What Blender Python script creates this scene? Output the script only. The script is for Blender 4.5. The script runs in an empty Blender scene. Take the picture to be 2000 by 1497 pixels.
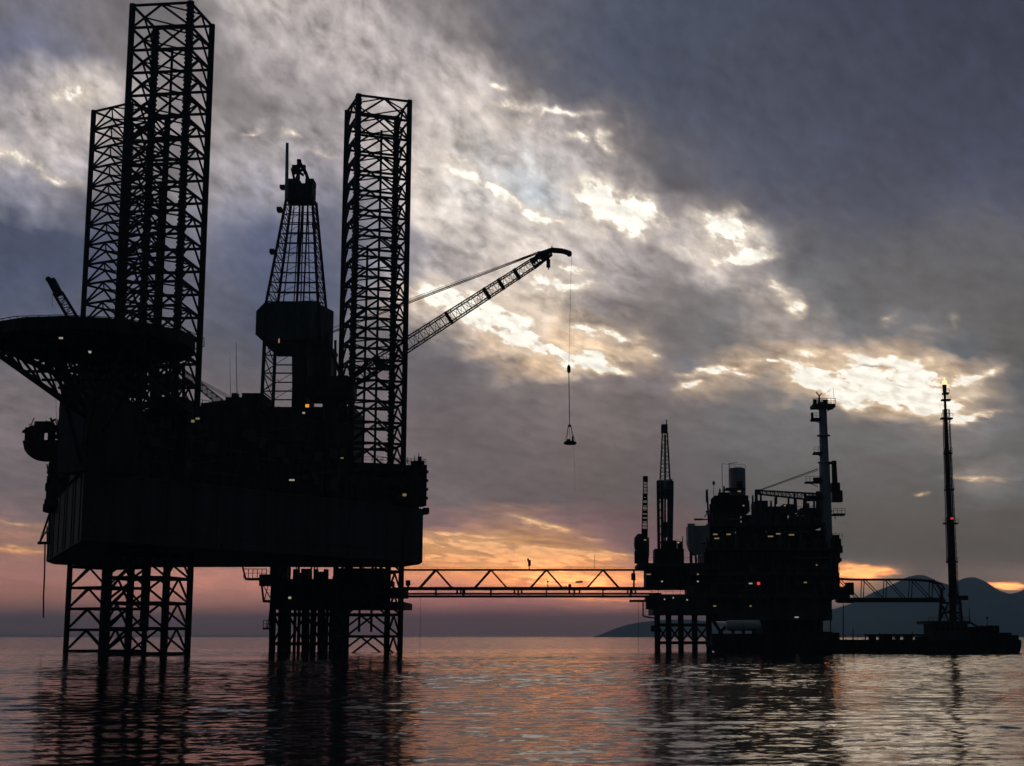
import bpy, math, random
from mathutils import Vector, Matrix
random.seed(7)
D = bpy.data
SC = bpy.context.scene
COL = SC.collection
R = math.radians

# ------------------------------------------------------------------ camera
F, CX, CY, TILT, EYE = 3025.0, 1120.0, 748.5, R(9.284), 3.2      # in pixels of the 2000 px photograph
cam = D.cameras.new('camera'); camo = D.objects.new('camera', cam); COL.objects.link(camo)
cam.sensor_fit = 'HORIZONTAL'; cam.sensor_width = 36; cam.lens = F / 2000 * 36
cam.shift_x = -(CX - 1000) / 2000
cam.clip_start = 0.5; cam.clip_end = 120000
camo.location = (0, 0, EYE); camo.rotation_euler = (R(90) + TILT, 0, 0)
SC.camera = camo

# ------------------------------------------------------------------ exposure
SC.view_settings.view_transform = 'Standard'; SC.view_settings.look = 'None'
SC.view_settings.exposure = 0; SC.view_settings.gamma = 1; SC.view_settings.use_curve_mapping = False
SC.cycles.max_bounces = 6; SC.cycles.use_denoising = True
SC.cycles.volume_bounces = 0

# ------------------------------------------------------------------ node helper
class NT:
    def __init__(s, tree): s.t = tree; s.n = tree.nodes; s.l = tree.links; s.n.clear()
    def new(s, typ, **kw):
        n = s.n.new(typ)
        for k, v in kw.items(): setattr(n, k, v)
        return n
    def put(s, sock, v):
        if isinstance(v, bpy.types.NodeSocket): s.l.new(v, sock)
        elif v is not None:
            if hasattr(sock.default_value, '__len__') and isinstance(v, (tuple, list)) and len(sock.default_value) == 4 and len(v) == 3: v = (*v, 1)
            sock.default_value = v
    def math(s, op, a, b=None, c=None, clamp=False):
        n = s.new('ShaderNodeMath', operation=op, use_clamp=clamp)
        s.put(n.inputs[0], a); s.put(n.inputs[1], b); s.put(n.inputs[2], c)
        return n.outputs[0]
    def mix(s, fac, a, b, mode='MIX'):
        n = s.new('ShaderNodeMix', data_type='RGBA', blend_type=mode)
        s.put(n.inputs[0], fac); s.put(n.inputs[6], a); s.put(n.inputs[7], b)
        return n.outputs[2]
    def ramp(s, v, a, b, c=0., d=1., smooth=True):
        n = s.new('ShaderNodeMapRange', interpolation_type='SMOOTHSTEP' if smooth else 'LINEAR')
        for i, x in enumerate((v, a, b, c, d)): s.put(n.inputs[i], x)
        return n.outputs[0]
    def noise(s, vec, scale, detail=4, rough=.55, dist=0., w=None):
        n = s.new('ShaderNodeTexNoise')
        if w is not None: n.noise_dimensions = '4D'; n.inputs['W'].default_value = w
        s.put(n.inputs['Vector'], vec); n.inputs['Scale'].default_value = scale
        n.inputs['Detail'].default_value = detail; n.inputs['Roughness'].default_value = rough
        n.inputs['Distortion'].default_value = dist
        return n

def lin(c): c = c / 255.; return c / 12.92 if c <= .04045 else ((c + .055) / 1.055) ** 2.4

# ------------------------------------------------------------------ sky
# brightness of the dusk cloud deck, by rows of elevation (each row from left to right across the western sky)
VS = [0, 60, 120, 180, 240, 300, 360, 420, 480, 540, 600, 650, 700, 745, 790, 840, 890, 930, 980, 1020, 1060, 1095, 1125, 1160, 1200, 1240]
LG = [
 [108,116,118,112,110,130,165,168,165,158,140,112,100,95,92,84,78,76,74,72,70,68,66,64,62,62],
 [112,114,116,112,110,118,150,152,172,168,150,118,104,98,92,84,78,76,74,72,70,68,66,64,64,62],
 [118,125,120,115,118,120,138,150,155,158,162,150,112,95,90,86,78,76,74,72,70,70,68,66,66,64],
 [140,165,195,160,130,120,122,132,142,150,165,180,175,120,98,92,82,76,76,74,72,70,70,68,68,66],
 [150,160,170,150,130,130,128,130,142,155,165,175,185,195,165,110,94,88,80,76,74,74,72,70,72,72],
 [165,170,155,120,125,150,150,165,150,155,185,185,175,180,165,130,100,92,84,80,78,74,74,72,74,74],
 [140,150,130,100,110,145,140,148,140,140,170,230,195,200,185,165,110,96,90,80,78,76,76,80,90,74],
 [85,90,95,95,105,130,125,115,110,120,180,200,205,205,200,220,160,130,105,92,90,84,80,86,90,88],
 [82,82,85,95,110,115,108,100,108,115,135,150,175,195,170,150,150,215,195,105,95,92,92,94,96,92],
 [88,88,90,95,100,105,100,95,100,120,170,165,170,215,190,150,135,150,170,130,110,96,92,90,88,86],
 [90,92,95,98,100,100,92,95,100,120,230,250,235,200,150,120,115,115,130,175,110,98,94,92,90,86],
 [95,100,100,100,102,100,92,98,105,115,110,130,215,245,200,180,120,112,110,150,130,115,120,110,90,84],
 [105,108,105,105,105,102,100,102,105,110,105,105,135,200,235,210,130,130,200,170,205,230,205,110,88,82],
 [110,112,108,105,105,105,102,105,108,110,100,105,115,120,130,125,112,165,150,130,220,252,254,240,180,90],
 [115,112,110,108,108,108,105,108,110,112,105,105,108,112,112,108,104,105,108,108,115,120,200,245,140,95],
 [118,116,112,110,110,110,108,108,110,112,105,102,106,110,112,110,102,100,102,104,106,110,108,115,118,100],
 [120,114,112,112,112,112,110,110,112,114,110,105,100,102,104,100,96,96,98,98,96,98,96,92,92,92],
 [110,112,112,112,112,112,112,112,114,115,114,108,102,100,100,96,94,94,92,92,92,92,92,92,150,115],
 [112,108,108,110,112,112,112,112,114,116,116,112,106,102,98,94,94,92,90,88,88,86,86,84,88,85],
 [145,125,115,115,115,115,115,116,118,120,122,130,150,150,120,100,98,95,90,86,86,84,84,82,82,82],
 [150,155,135,125,120,120,120,122,125,140,185,195,200,195,165,120,105,95,90,86,84,82,82,80,80,80],
 [130,128,125,120,130,140,140,138,140,150,175,195,210,195,190,165,110,100,95,90,92,90,82,80,80,80],
 [108,108,110,115,125,130,130,130,130,140,160,165,168,170,170,170,150,120,110,150,180,165,85,80,85,95],
 [100,100,105,108,112,114,114,112,112,115,120,118,116,120,135,145,120,110,105,110,120,90,80,80,80,90],
 [95,95,98,100,102,104,102,102,105,106,104,102,100,100,105,110,100,98,95,95,92,88,84,82,82,84],
 [88,88,90,90,90,90,90,90,95,98,100,100,98,98,98,98,95,92,90,90,88,86,84,82,82,82]]
def bil(u, v):
    x = min(max(u / 80., 0), 24.999); i = int(x); fx = x - i
    v = min(max(v, 0), 1239.9); j = 0
    while VS[j + 1] <= v: j += 1
    fy = (v - VS[j]) / (VS[j + 1] - VS[j])
    return (LG[j][i]*(1-fx) + LG[j][i+1]*fx)*(1-fy) + (LG[j+1][i]*(1-fx) + LG[j+1][i+1]*fx)*fy
def sm(a, b, x): t = min(max((x - a) / (b - a), 0), 1); return t * t * (3 - 2 * t)
def mixc(a, b, t): return [a[k] * (1 - t) + b[k] * t for k in range(3)]
def tint(u, v, L):
    slate = (.89, .965, 1.20); mauve = (1.035, .982, .985); cream = (1.05, .99, .94); grey = (.97, .99, 1.045)
    dark = mixc(slate, mauve, sm(76, 116, L))
    dark = mixc(dark, (.86, .96, 1.27), sm(1350, 1900, u) * (1 - sm(250, 480, v)))
    dark = mixc(dark, grey, sm(380, 560, v) * sm(1250, 1500, u) * (1 - sm(110, 150, L)))
    blue_left = math.exp(-((u - 40) / 200) ** 2 - ((v - 500) / 120) ** 2) + math.exp(-((u - 560) / 170) ** 2 - ((v - 510) / 130) ** 2)
    dark = mixc(dark, (.88, .95, 1.22), min(1, blue_left))
    dark = mixc(dark, (.93, .96, 1.16), math.exp(-((u - 40) / 130) ** 2 - ((v - 75) / 60) ** 2))
    low = sm(600, 900, v)
    dark = mixc(dark, (1.08, .97, .99), low * (1 - sm(1150, 1500, u)))
    pal = mixc(dark, cream, sm(140, 200, L))
    pal = mixc(pal, (.97, 1.0, 1.03), math.exp(-((u - 1010) / 110) ** 2 - ((v - 350) / 55) ** 2))
    pal = mixc(pal, (1.15, .99, .83), sm(520, 700, v) * sm(118, 185, L) * (1 - sm(225, 250, L)))
    sun = mixc((1.22, .91, .95), (1.33, .94, .60), sm(112, 185, L))
    sun = mixc(sun, mixc((1.20, .94, .92), (1.32, .93, .70), sm(118, 165, L)), 1 - sm(300, 760, u))
    if u > 1280: sun = mixc(sun, mixc((1.02, .99, 1.0), (1.42, .98, .58), sm(95, 165, L)), sm(1280, 1500, u))
    return mixc(pal, sun, sm(960, 1040, v))
def skycol(az, el):
    d = Vector((math.sin(az) * math.cos(el), math.cos(az) * math.cos(el), math.sin(el)))
    dep = d.y * math.cos(TILT) + d.z * math.sin(TILT); up = -d.y * math.sin(TILT) + d.z * math.cos(TILT)
    u = CX + F * d.x / dep; v = CY - F * up / dep
    L = bil(u, v); t = tint(min(max(u, 0), 2000), min(max(v, 0), 1240), L)
    L *= 1 - .06 * sm(1400, 1900, u) * (1 - sm(300, 500, v)); L *= 1 + .10 * sm(104, 150, L) * (1 - sm(180, 230, L)) * (1 - sm(500, 620, v))
    return [lin(min(L * k, 255)) for k in t]

w = D.worlds.new('World'); SC.world = w; w.use_nodes = True
N = NT(w.node_tree)
tc = N.new('ShaderNodeTexCoord').outputs['Generated']
sep = N.new('ShaderNodeSeparateXYZ'); N.put(sep.inputs[0], tc)
dx, dy, dz = sep.outputs
el = N.math('MULTIPLY', N.math('ARCSINE', dz), 57.2958)
az = N.math('MULTIPLY', N.math('ARCTAN2', dx, dy), 57.2958)
den = N.math('ADD', N.math('MAXIMUM', dz, 0), .13)
cmb = N.new('ShaderNodeCombineXYZ')
lg_ = N.math('MULTIPLY', N.math('LOGARITHM', N.math('ADD', N.math('MAXIMUM', el, 0), 2.2), 2.71828), 1.05)
N.put(cmb.inputs[0], N.math('DIVIDE', az, 22.)); N.put(cmb.inputs[1], N.math('MULTIPLY_ADD', N.math('DIVIDE', az, 22.), .42, lg_))
q = cmb.outputs[0]
w1 = N.noise(q, 6.5, 4, .55, .3)
sp1 = N.new('ShaderNodeSeparateColor'); N.put(sp1.inputs[0], w1.outputs['Color'])
w2 = N.noise(q, 20, 3, .5, .2)
sp2 = N.new('ShaderNodeSeparateColor'); N.put(sp2.inputs[0], w2.outputs['Color'])
amp = N.ramp(el, 0, 14, .30, 1.)
def off(c1, c2, a1, a2):
    s_ = N.math('ADD', N.math('MULTIPLY', N.math('SUBTRACT', c1, .5), a1), N.math('MULTIPLY', N.math('SUBTRACT', c2, .5), a2))
    return N.math('MULTIPLY', s_, amp)
waz = N.math('ADD', az, off(sp1.outputs[0], sp2.outputs[0], 3.6, 1.7))
wel = N.math('ADD', el, off(sp1.outputs[1], sp2.outputs[1], 2.6, 1.3))
AZ0, AZ1, NS = -22.5, 17.5, 32
fac = N.math('DIVIDE', N.math('SUBTRACT', waz, AZ0), AZ1 - AZ0, clamp=True)
els = [0, .35, .8, 1.5, 2.2, 2.8, 3.45, 4.2, 5., 5.8, 6.6, 7.5, 8.5, 9.4, 10.2, 11.1, 12.2, 13.3, 14.4, 15.5, 16.7, 17.8, 19, 20.2, 21.4, 23.2]
colr = None; prev = None
for e in els:
    r = N.new('ShaderNodeValToRGB'); cr = r.color_ramp; cr.interpolation = 'CARDINAL'
    N.put(r.inputs[0], fac)
    while len(cr.elements) < NS: cr.elements.new(.5)
    for i in range(NS):
        t = i / (NS - 1); cr.elements[i].position = t
    for i in range(NS):
        t = i / (NS - 1); cr.elements[i].color = (*skycol(R(AZ0 + (AZ1 - AZ0) * t), R(e)), 1)
    if colr is None: colr = r.outputs[0]
    else: colr = N.mix(N.ramp(wel, prev, e, smooth=False), colr, r.outputs[0])
    prev = e
lum = N.new('ShaderNodeRGBToBW'); N.put(lum.inputs[0], colr)
n3 = N.noise(q, 17, 5, .58, .25)
n4 = N.noise(q, 8, 4, .58, .2, w=3.)
k = N.ramp(lum.outputs[0], .06, .45, .22, .66)
k = N.math('MULTIPLY', k, N.ramp(el, 0, 9, .45, 1.))
mod = N.math('ADD', N.math('MULTIPLY', N.math('SUBTRACT', n3.outputs[0], .5), 1.9), N.math('MULTIPLY', N.math('SUBTRACT', n4.outputs[0], .5), 1.7))
mod = N.math('ADD', mod, N.math('MULTIPLY', N.math('SUBTRACT', N.noise(q, 34, 4, .6, .1).outputs[0], .5), 1.8))
mod = N.math('ADD', N.math('MULTIPLY', mod, k), 1.)
mod = N.math('MAXIMUM', mod, .4)
# single gaps and dark shreds of the cloud deck: centre, half length, half width, tilt (degrees, clockwise), strength
GAPS = [(960,372,130,17,27,.8),(1050,425,50,10,20,.6),(1200,402,85,46,24,1.25),(1245,445,42,24,40,.9),(1165,378,34,12,10,.6),(1422,462,38,42,20,1.2),(1455,500,60,11,-2,1.2),(1380,430,50,14,25,.45),
 (1110,522,40,13,5,.8),(880,590,80,20,12,1.6),(955,616,90,30,24,1.7),(1010,650,60,16,35,1.),(1085,690,60,13,30,1.),(1150,648,60,9,12,.7),(1215,668,40,22,20,.75),(1165,703,60,10,3,1.),(1185,722,45,10,15,1.),
 (1100,553,70,14,8,.75),(1050,570,55,16,10,.55),(1270,690,16,8,10,.5),(1345,748,26,9,-10,.8),(1390,720,70,8,-6,.8),(1500,698,45,6,2,1.),(1440,730,45,7,10,.55),(1560,738,36,9,25,.8),
 (1620,752,80,22,32,1.7),(1700,698,130,12,5,.8),(1720,738,110,24,5,1.5),(1800,765,66,36,20,1.7),(1745,772,120,15,12,1.6),(1650,724,70,10,3,.8),(1895,738,50,12,-12,.75),(1890,820,60,7,-8,.6),(1840,800,50,12,25,.6),
 (1560,600,22,20,30,.55),(1742,625,26,12,-30,.22),(1850,632,24,14,-30,.2),(1520,560,50,20,35,.4),(1915,932,55,5,3,.6),(1800,966,14,4,0,.45),
 (1150,262,60,12,-8,.55),(1090,212,80,8,8,.6),(1000,200,60,9,5,.5),(1175,280,36,16,20,.6),(970,165,30,10,10,.4),(1030,240,70,6,-28,.4),(900,310,60,7,20,.4),(1290,420,50,8,30,.3),
 (140,185,45,24,20,.65),(60,315,45,12,20,.55),(120,345,40,9,10,.5),(490,262,34,6,0,.45),(575,268,22,10,0,.5),(10,300,34,20,0,.35),(620,300,40,10,0,.3),(820,340,50,10,10,.35),
 (1040,1088,95,18,4,1.8),(935,1066,125,8,5,1.3),(900,1044,90,5,3,.8),(1060,1024,60,6,14,.8),(1150,1054,30,3,4,.5),(1160,1084,80,9,3,1.1),(870,1090,70,12,3,.8),(1110,1130,150,14,2,.9),(1170,1172,110,7,2,.25),
 (1685,1113,48,9,3,1.6),(1670,1124,60,7,3,.6),(1960,1143,34,6,2,1.1),(30,1075,110,9,2,.4),(40,1022,60,6,5,.3)]
SHREDS = [(1158,632,60,11,6,.8),(1705,710,45,4,2,.7),(1765,745,26,4,8,.5),(1690,830,190,34,8,.5),(1440,770,150,22,0,.35),(1000,705,70,12,15,.5),(880,720,90,50,10,.35),(1320,640,80,50,20,.35),(1030,585,60,8,15,.3),(1190,590,90,14,10,.4),
 (1300,500,70,40,30,.4),(1340,365,130,40,35,.4),(1225,560,60,14,10,.25),(560,500,120,60,10,.25),(40,480,130,50,5,.3),(920,505,70,30,30,.35),(820,540,60,16,20,.3),(1110,460,60,14,20,.25),(1190,240,50,30,35,.3),(1010,110,120,20,25,.3),
 (430,140,60,30,20,.25),(160,280,60,20,30,.35),(250,300,60,30,10,.25),(1050,1058,110,6,5,.5),(900,1100,90,6,3,.35),(1240,970,300,30,0,.08),(1000,880,220,18,6,.14),(880,790,140,14,4,.16),(1500,850,120,12,5,.14),(1440,700,40,6,0,.4),(1620,708,34,5,5,.4)]
def azel(u, v):
    dep = F; X_ = (u - CX); up = (CY - v); y = F*math.cos(TILT) - up*math.sin(TILT); z = F*math.sin(TILT) + up*math.cos(TILT)
    return math.degrees(math.atan2(X_, y)), math.degrees(math.atan2(z, math.hypot(X_, y)))
gaz = N.math('ADD', az, off(sp1.outputs[0], sp2.outputs[0], 1.1, 1.3))
gel = N.math('ADD', el, off(sp1.outputs[1], sp2.outputs[1], .8, .9))
gv = N.new('ShaderNodeCombineXYZ'); N.put(gv.inputs[0], gaz); N.put(gv.inputs[1], gel)
def blobs(lst):
    tot = None
    for (u, v, a, b, t, s_) in lst:
        A_, E_ = azel(u, v); mp = N.new('ShaderNodeMapping', vector_type='TEXTURE'); N.put(mp.inputs[0], gv.outputs[0])
        mp.inputs[1].default_value = (A_, E_, 0); mp.inputs[2].default_value = (0, 0, -R(t)); mp.inputs[3].default_value = (a*1.9/52.8, b*1.9/52.8, 1)
        g_ = N.new('ShaderNodeTexGradient', gradient_type='QUADRATIC_SPHERE'); N.put(g_.inputs[0], mp.outputs[0])
        tot = N.math('MULTIPLY', g_.outputs[1], s_) if tot is None else N.math('MULTIPLY_ADD', g_.outputs[1], s_, tot)
    return tot
n6 = N.noise(q, 42, 3, .55, .1)
rag = N.math('ADD', N.ramp(n3.outputs[0], .30, .64, .10, 1.35), N.ramp(n6.outputs[0], .3, .7, -.12, .60))
gb = blobs(GAPS)
halo = N.math('MULTIPLY', N.ramp(N.math('MULTIPLY', gb, N.ramp(n3.outputs[0], .3, .6, .4, 1.2)), .0, .42), .56)
gp = N.math('MULTIPLY', gb, rag)
gp = N.ramp(gp, .0, .70)
dn = N.ramp(N.math('MULTIPLY', blobs(SHREDS), N.math('MULTIPLY_ADD', n3.outputs[0], 1.6, .2)), .02, .7)
vm = N.new('ShaderNodeVectorMath', operation='SCALE'); N.put(vm.inputs[0], colr); N.put(vm.inputs['Scale'], mod)
gapc = N.mix(N.ramp(el, 2.2, 6.5), (1.25, .58, .22), (1.0, lin(224), lin(182)))
gapc = N.mix(N.ramp(el, 9, 15), gapc, (lin(245), lin(230), lin(210)))
gapc = N.mix(N.math('MULTIPLY', N.math('POWER', gp, 3.), N.ramp(el, 4, 6.5)), gapc, (1.02, .97, .86))
vg = N.new('ShaderNodeVectorMath', operation='SCALE'); N.put(vg.inputs[0], gapc); N.put(vg.inputs['Scale'], N.math('MULTIPLY', N.math('MULTIPLY_ADD', gp, .46, .66), N.ramp(n6.outputs[0], .3, .7, .78, 1.15)))
halc = N.mix(N.ramp(el, 6, 13), (.64, .43, .30), (.66, .56, .50))
halc = N.mix(N.ramp(el, 2.5, 5), (.70, .33, .14), halc)
cl = N.mix(halo, vm.outputs[0], halc)
cl = N.mix(N.math('MULTIPLY', gp, .95), cl, vg.outputs[0])
cl = N.mix(N.math('MULTIPLY', dn, .62), cl, N.mix(.5, N.mix(.82, cl, (.0, .0, .0)), (lin(96), lin(90), lin(98))))
cl = N.mix(1., cl, N.mix(N.ramp(el, 1.0, 3.2), (3.9, 2.65, 1.9), (1., 1., 1.)), 'MULTIPLY')
# above the photographed band: the deck continues dull; behind the camera: the dark eastern dusk
cl = N.mix(N.ramp(el, 24, 50), cl, (.055, .06, .08))
cl = N.mix(N.ramp(dy, .75, .1), cl, N.mix(N.ramp(dx, -.3, .3), (.060, .066, .085), (.009, .011, .014)))
cl = N.mix(N.ramp(dy, .1, -.5), cl, (.011, .0155, .0165))
bg1 = N.new('ShaderNodeBackground'); N.put(bg1.inputs[0], cl); N.put(bg1.inputs[1], N.ramp(el, .8, 4.5, 1.55, 1.10))
SUN_EL, SUN_AZ = R(9.2), R(12.0)
st = N.new('ShaderNodeTexSky', sky_type='NISHITA'); st.sun_disc = False
st.sun_elevation = SUN_EL; st.sun_rotation = SUN_AZ; st.dust_density = 3
bg2 = N.new('ShaderNodeBackground'); N.put(bg2.inputs[0], st.outputs[0]); bg2.inputs[1].default_value = 0.05
# cloud cover hides nearly all of the clear sky behind it
ms = N.new('ShaderNodeMixShader'); ms.inputs[0].default_value = .985
N.l.new(bg2.outputs[0], ms.inputs[1]); N.l.new(bg1.outputs[0], ms.inputs[2])
wo = N.new('ShaderNodeOutputWorld'); N.l.new(ms.outputs[0], wo.inputs[0])

# ------------------------------------------------------------------ sun behind the cloud
sl = D.lights.new('sun', 'SUN'); so = D.objects.new('sun', sl); COL.objects.link(so)
sl.energy = .015; sl.angle = R(12); sl.color = (1., .72, .45)
sd = Vector((math.sin(SUN_AZ) * math.cos(SUN_EL), math.cos(SUN_AZ) * math.cos(SUN_EL), math.sin(SUN_EL)))
so.rotation_euler = sd.to_track_quat('Z', 'Y').to_euler()
so.location = (60, 300, 200)

# ------------------------------------------------------------------ materials
def mat(name, col, rough=.6, metal=0., var=.35, scale=.6, rust=None, streak=True, spec=.15):
    m = D.materials.new(name); m.use_nodes = True; T = NT(m.node_tree)
    co = T.new('ShaderNodeTexCoord').outputs['Object']
    mp = T.new('ShaderNodeMapping'); T.put(mp.inputs[0], co); mp.inputs['Scale'].default_value = (1, 1, .25 if streak else 1)
    n = T.noise(mp.outputs[0], scale, 6, .6)
    c = T.mix(T.ramp(n.outputs[0], .3, .7), tuple(x * (1 - var) for x in col), tuple(x * (1 + var) for x in col))
    if rust: c = T.mix(T.ramp(T.noise(mp.outputs[0], scale * 2.3, 7, .7).outputs[0], .56, .70), c, rust)
    b = T.new('ShaderNodeBsdfPrincipled'); T.put(b.inputs['Base Color'], c)
    b.inputs['Specular IOR Level'].default_value = spec; b.inputs['Roughness'].default_value = rough; b.inputs['Metallic'].default_value = metal
    bp = T.new('ShaderNodeBump'); bp.inputs['Strength'].default_value = .25; bp.inputs['Distance'].default_value = .05
    T.put(bp.inputs['Height'], T.noise(co, scale * 5, 4).outputs[0]); T.l.new(bp.outputs[0], b.inputs['Normal'])
    o = T.new('ShaderNodeOutputMaterial'); T.l.new(b.outputs[0], o.inputs[0])
    return m
def emit(name, col, s):
    m = D.materials.new(name); m.use_nodes = True; T = NT(m.node_tree)
    e = T.new('ShaderNodeEmission'); e.inputs[0].default_value = (*col, 1); e.inputs[1].default_value = s
    o = T.new('ShaderNodeOutputMaterial'); T.l.new(e.outputs[0], o.inputs[0]); return m
def hull_mat():
    m = D.materials.new('hull_paint'); m.use_nodes = True; T = NT(m.node_tree)
    co = T.new('ShaderNodeTexCoord').outputs['Object']
    mp = T.new('ShaderNodeMapping'); T.put(mp.inputs[0], co); mp.inputs['Scale'].default_value = (1, 1, .12)
    n = T.noise(mp.outputs[0], .35, 7, .65)
    c = T.mix(T.ramp(n.outputs[0], .35, .7), (.075, .085, .09), (.14, .15, .155))
    s = T.noise(mp.outputs[0], 1.4, 5, .6)
    c = T.mix(T.ramp(s.outputs[0], .6, .72), c, (.10, .055, .035))
    b = T.new('ShaderNodeBsdfPrincipled'); T.put(b.inputs['Base Color'], c); b.inputs['Roughness'].default_value = .75; b.inputs['Specular IOR Level'].default_value = .15
    o = T.new('ShaderNodeOutputMaterial'); T.l.new(b.outputs[0], o.inputs[0]); return m
STEEL = mat('dark_steel', (.05, .052, .055), .8, 0, .4, .8, (.05, .03, .02))
GREY = mat('grey_steel', (.10, .108, .115), .8, 0, .3, .5, (.08, .05, .035))
RED = mat('red_oxide_steel', (.16, .06, .045), .6)
YEL = mat('yellow_painted_steel', (.34, .24, .06), .5, 0, .25, .6, (.12, .06, .03))
WHITE = mat('white_painted_steel', (.66, .68, .72), .45, 0, .12, .5, (.3, .2, .14), spec=.5)
PALE = mat('pale_grey_paint', (.44, .47, .52), .5, 0, .2, .5)
ORANGE = mat('dark_lifeboat_shell', (.11, .05, .035), .6, 0, .2)
HULL = hull_mat()
ROPE = mat('rope', (.09, .08, .07), .8)
GLASS = mat('window_glass', (.02, .025, .03), .08, 0, .1)
LAMP_Y = emit('sodium_lamp', (1., .78, .35), .17)
LAMP_W = emit('white_lamp', (1., .92, .72), .30)
LAMP_O = emit('orange_lamp', (1., .42, .06), .8)
LAMP_R = emit('red_lamp', (1., .08, .10), .7)
LAMP_P = emit('pink_lamp', (1., .48, .42), .30)
FLAME = emit('gas_flame', (1., .62, .22), 2.2)

# ------------------------------------------------------------------ placing helpers
def elev(v): return TILT + math.atan((CY - v) / F)
def pt(u, v, Y):
    Z = Y * math.tan(elev(v)); dep = Y * math.cos(TILT) + Z * math.sin(TILT)
    return Vector(((u - CX) / F * dep, Y, EYE + Z))
def ptz(u, v, Z):
    return pt(u, v, (Z - EYE) / math.tan(elev(v)))
def zat(v, Y): return EYE + Y * math.tan(elev(v))

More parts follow.
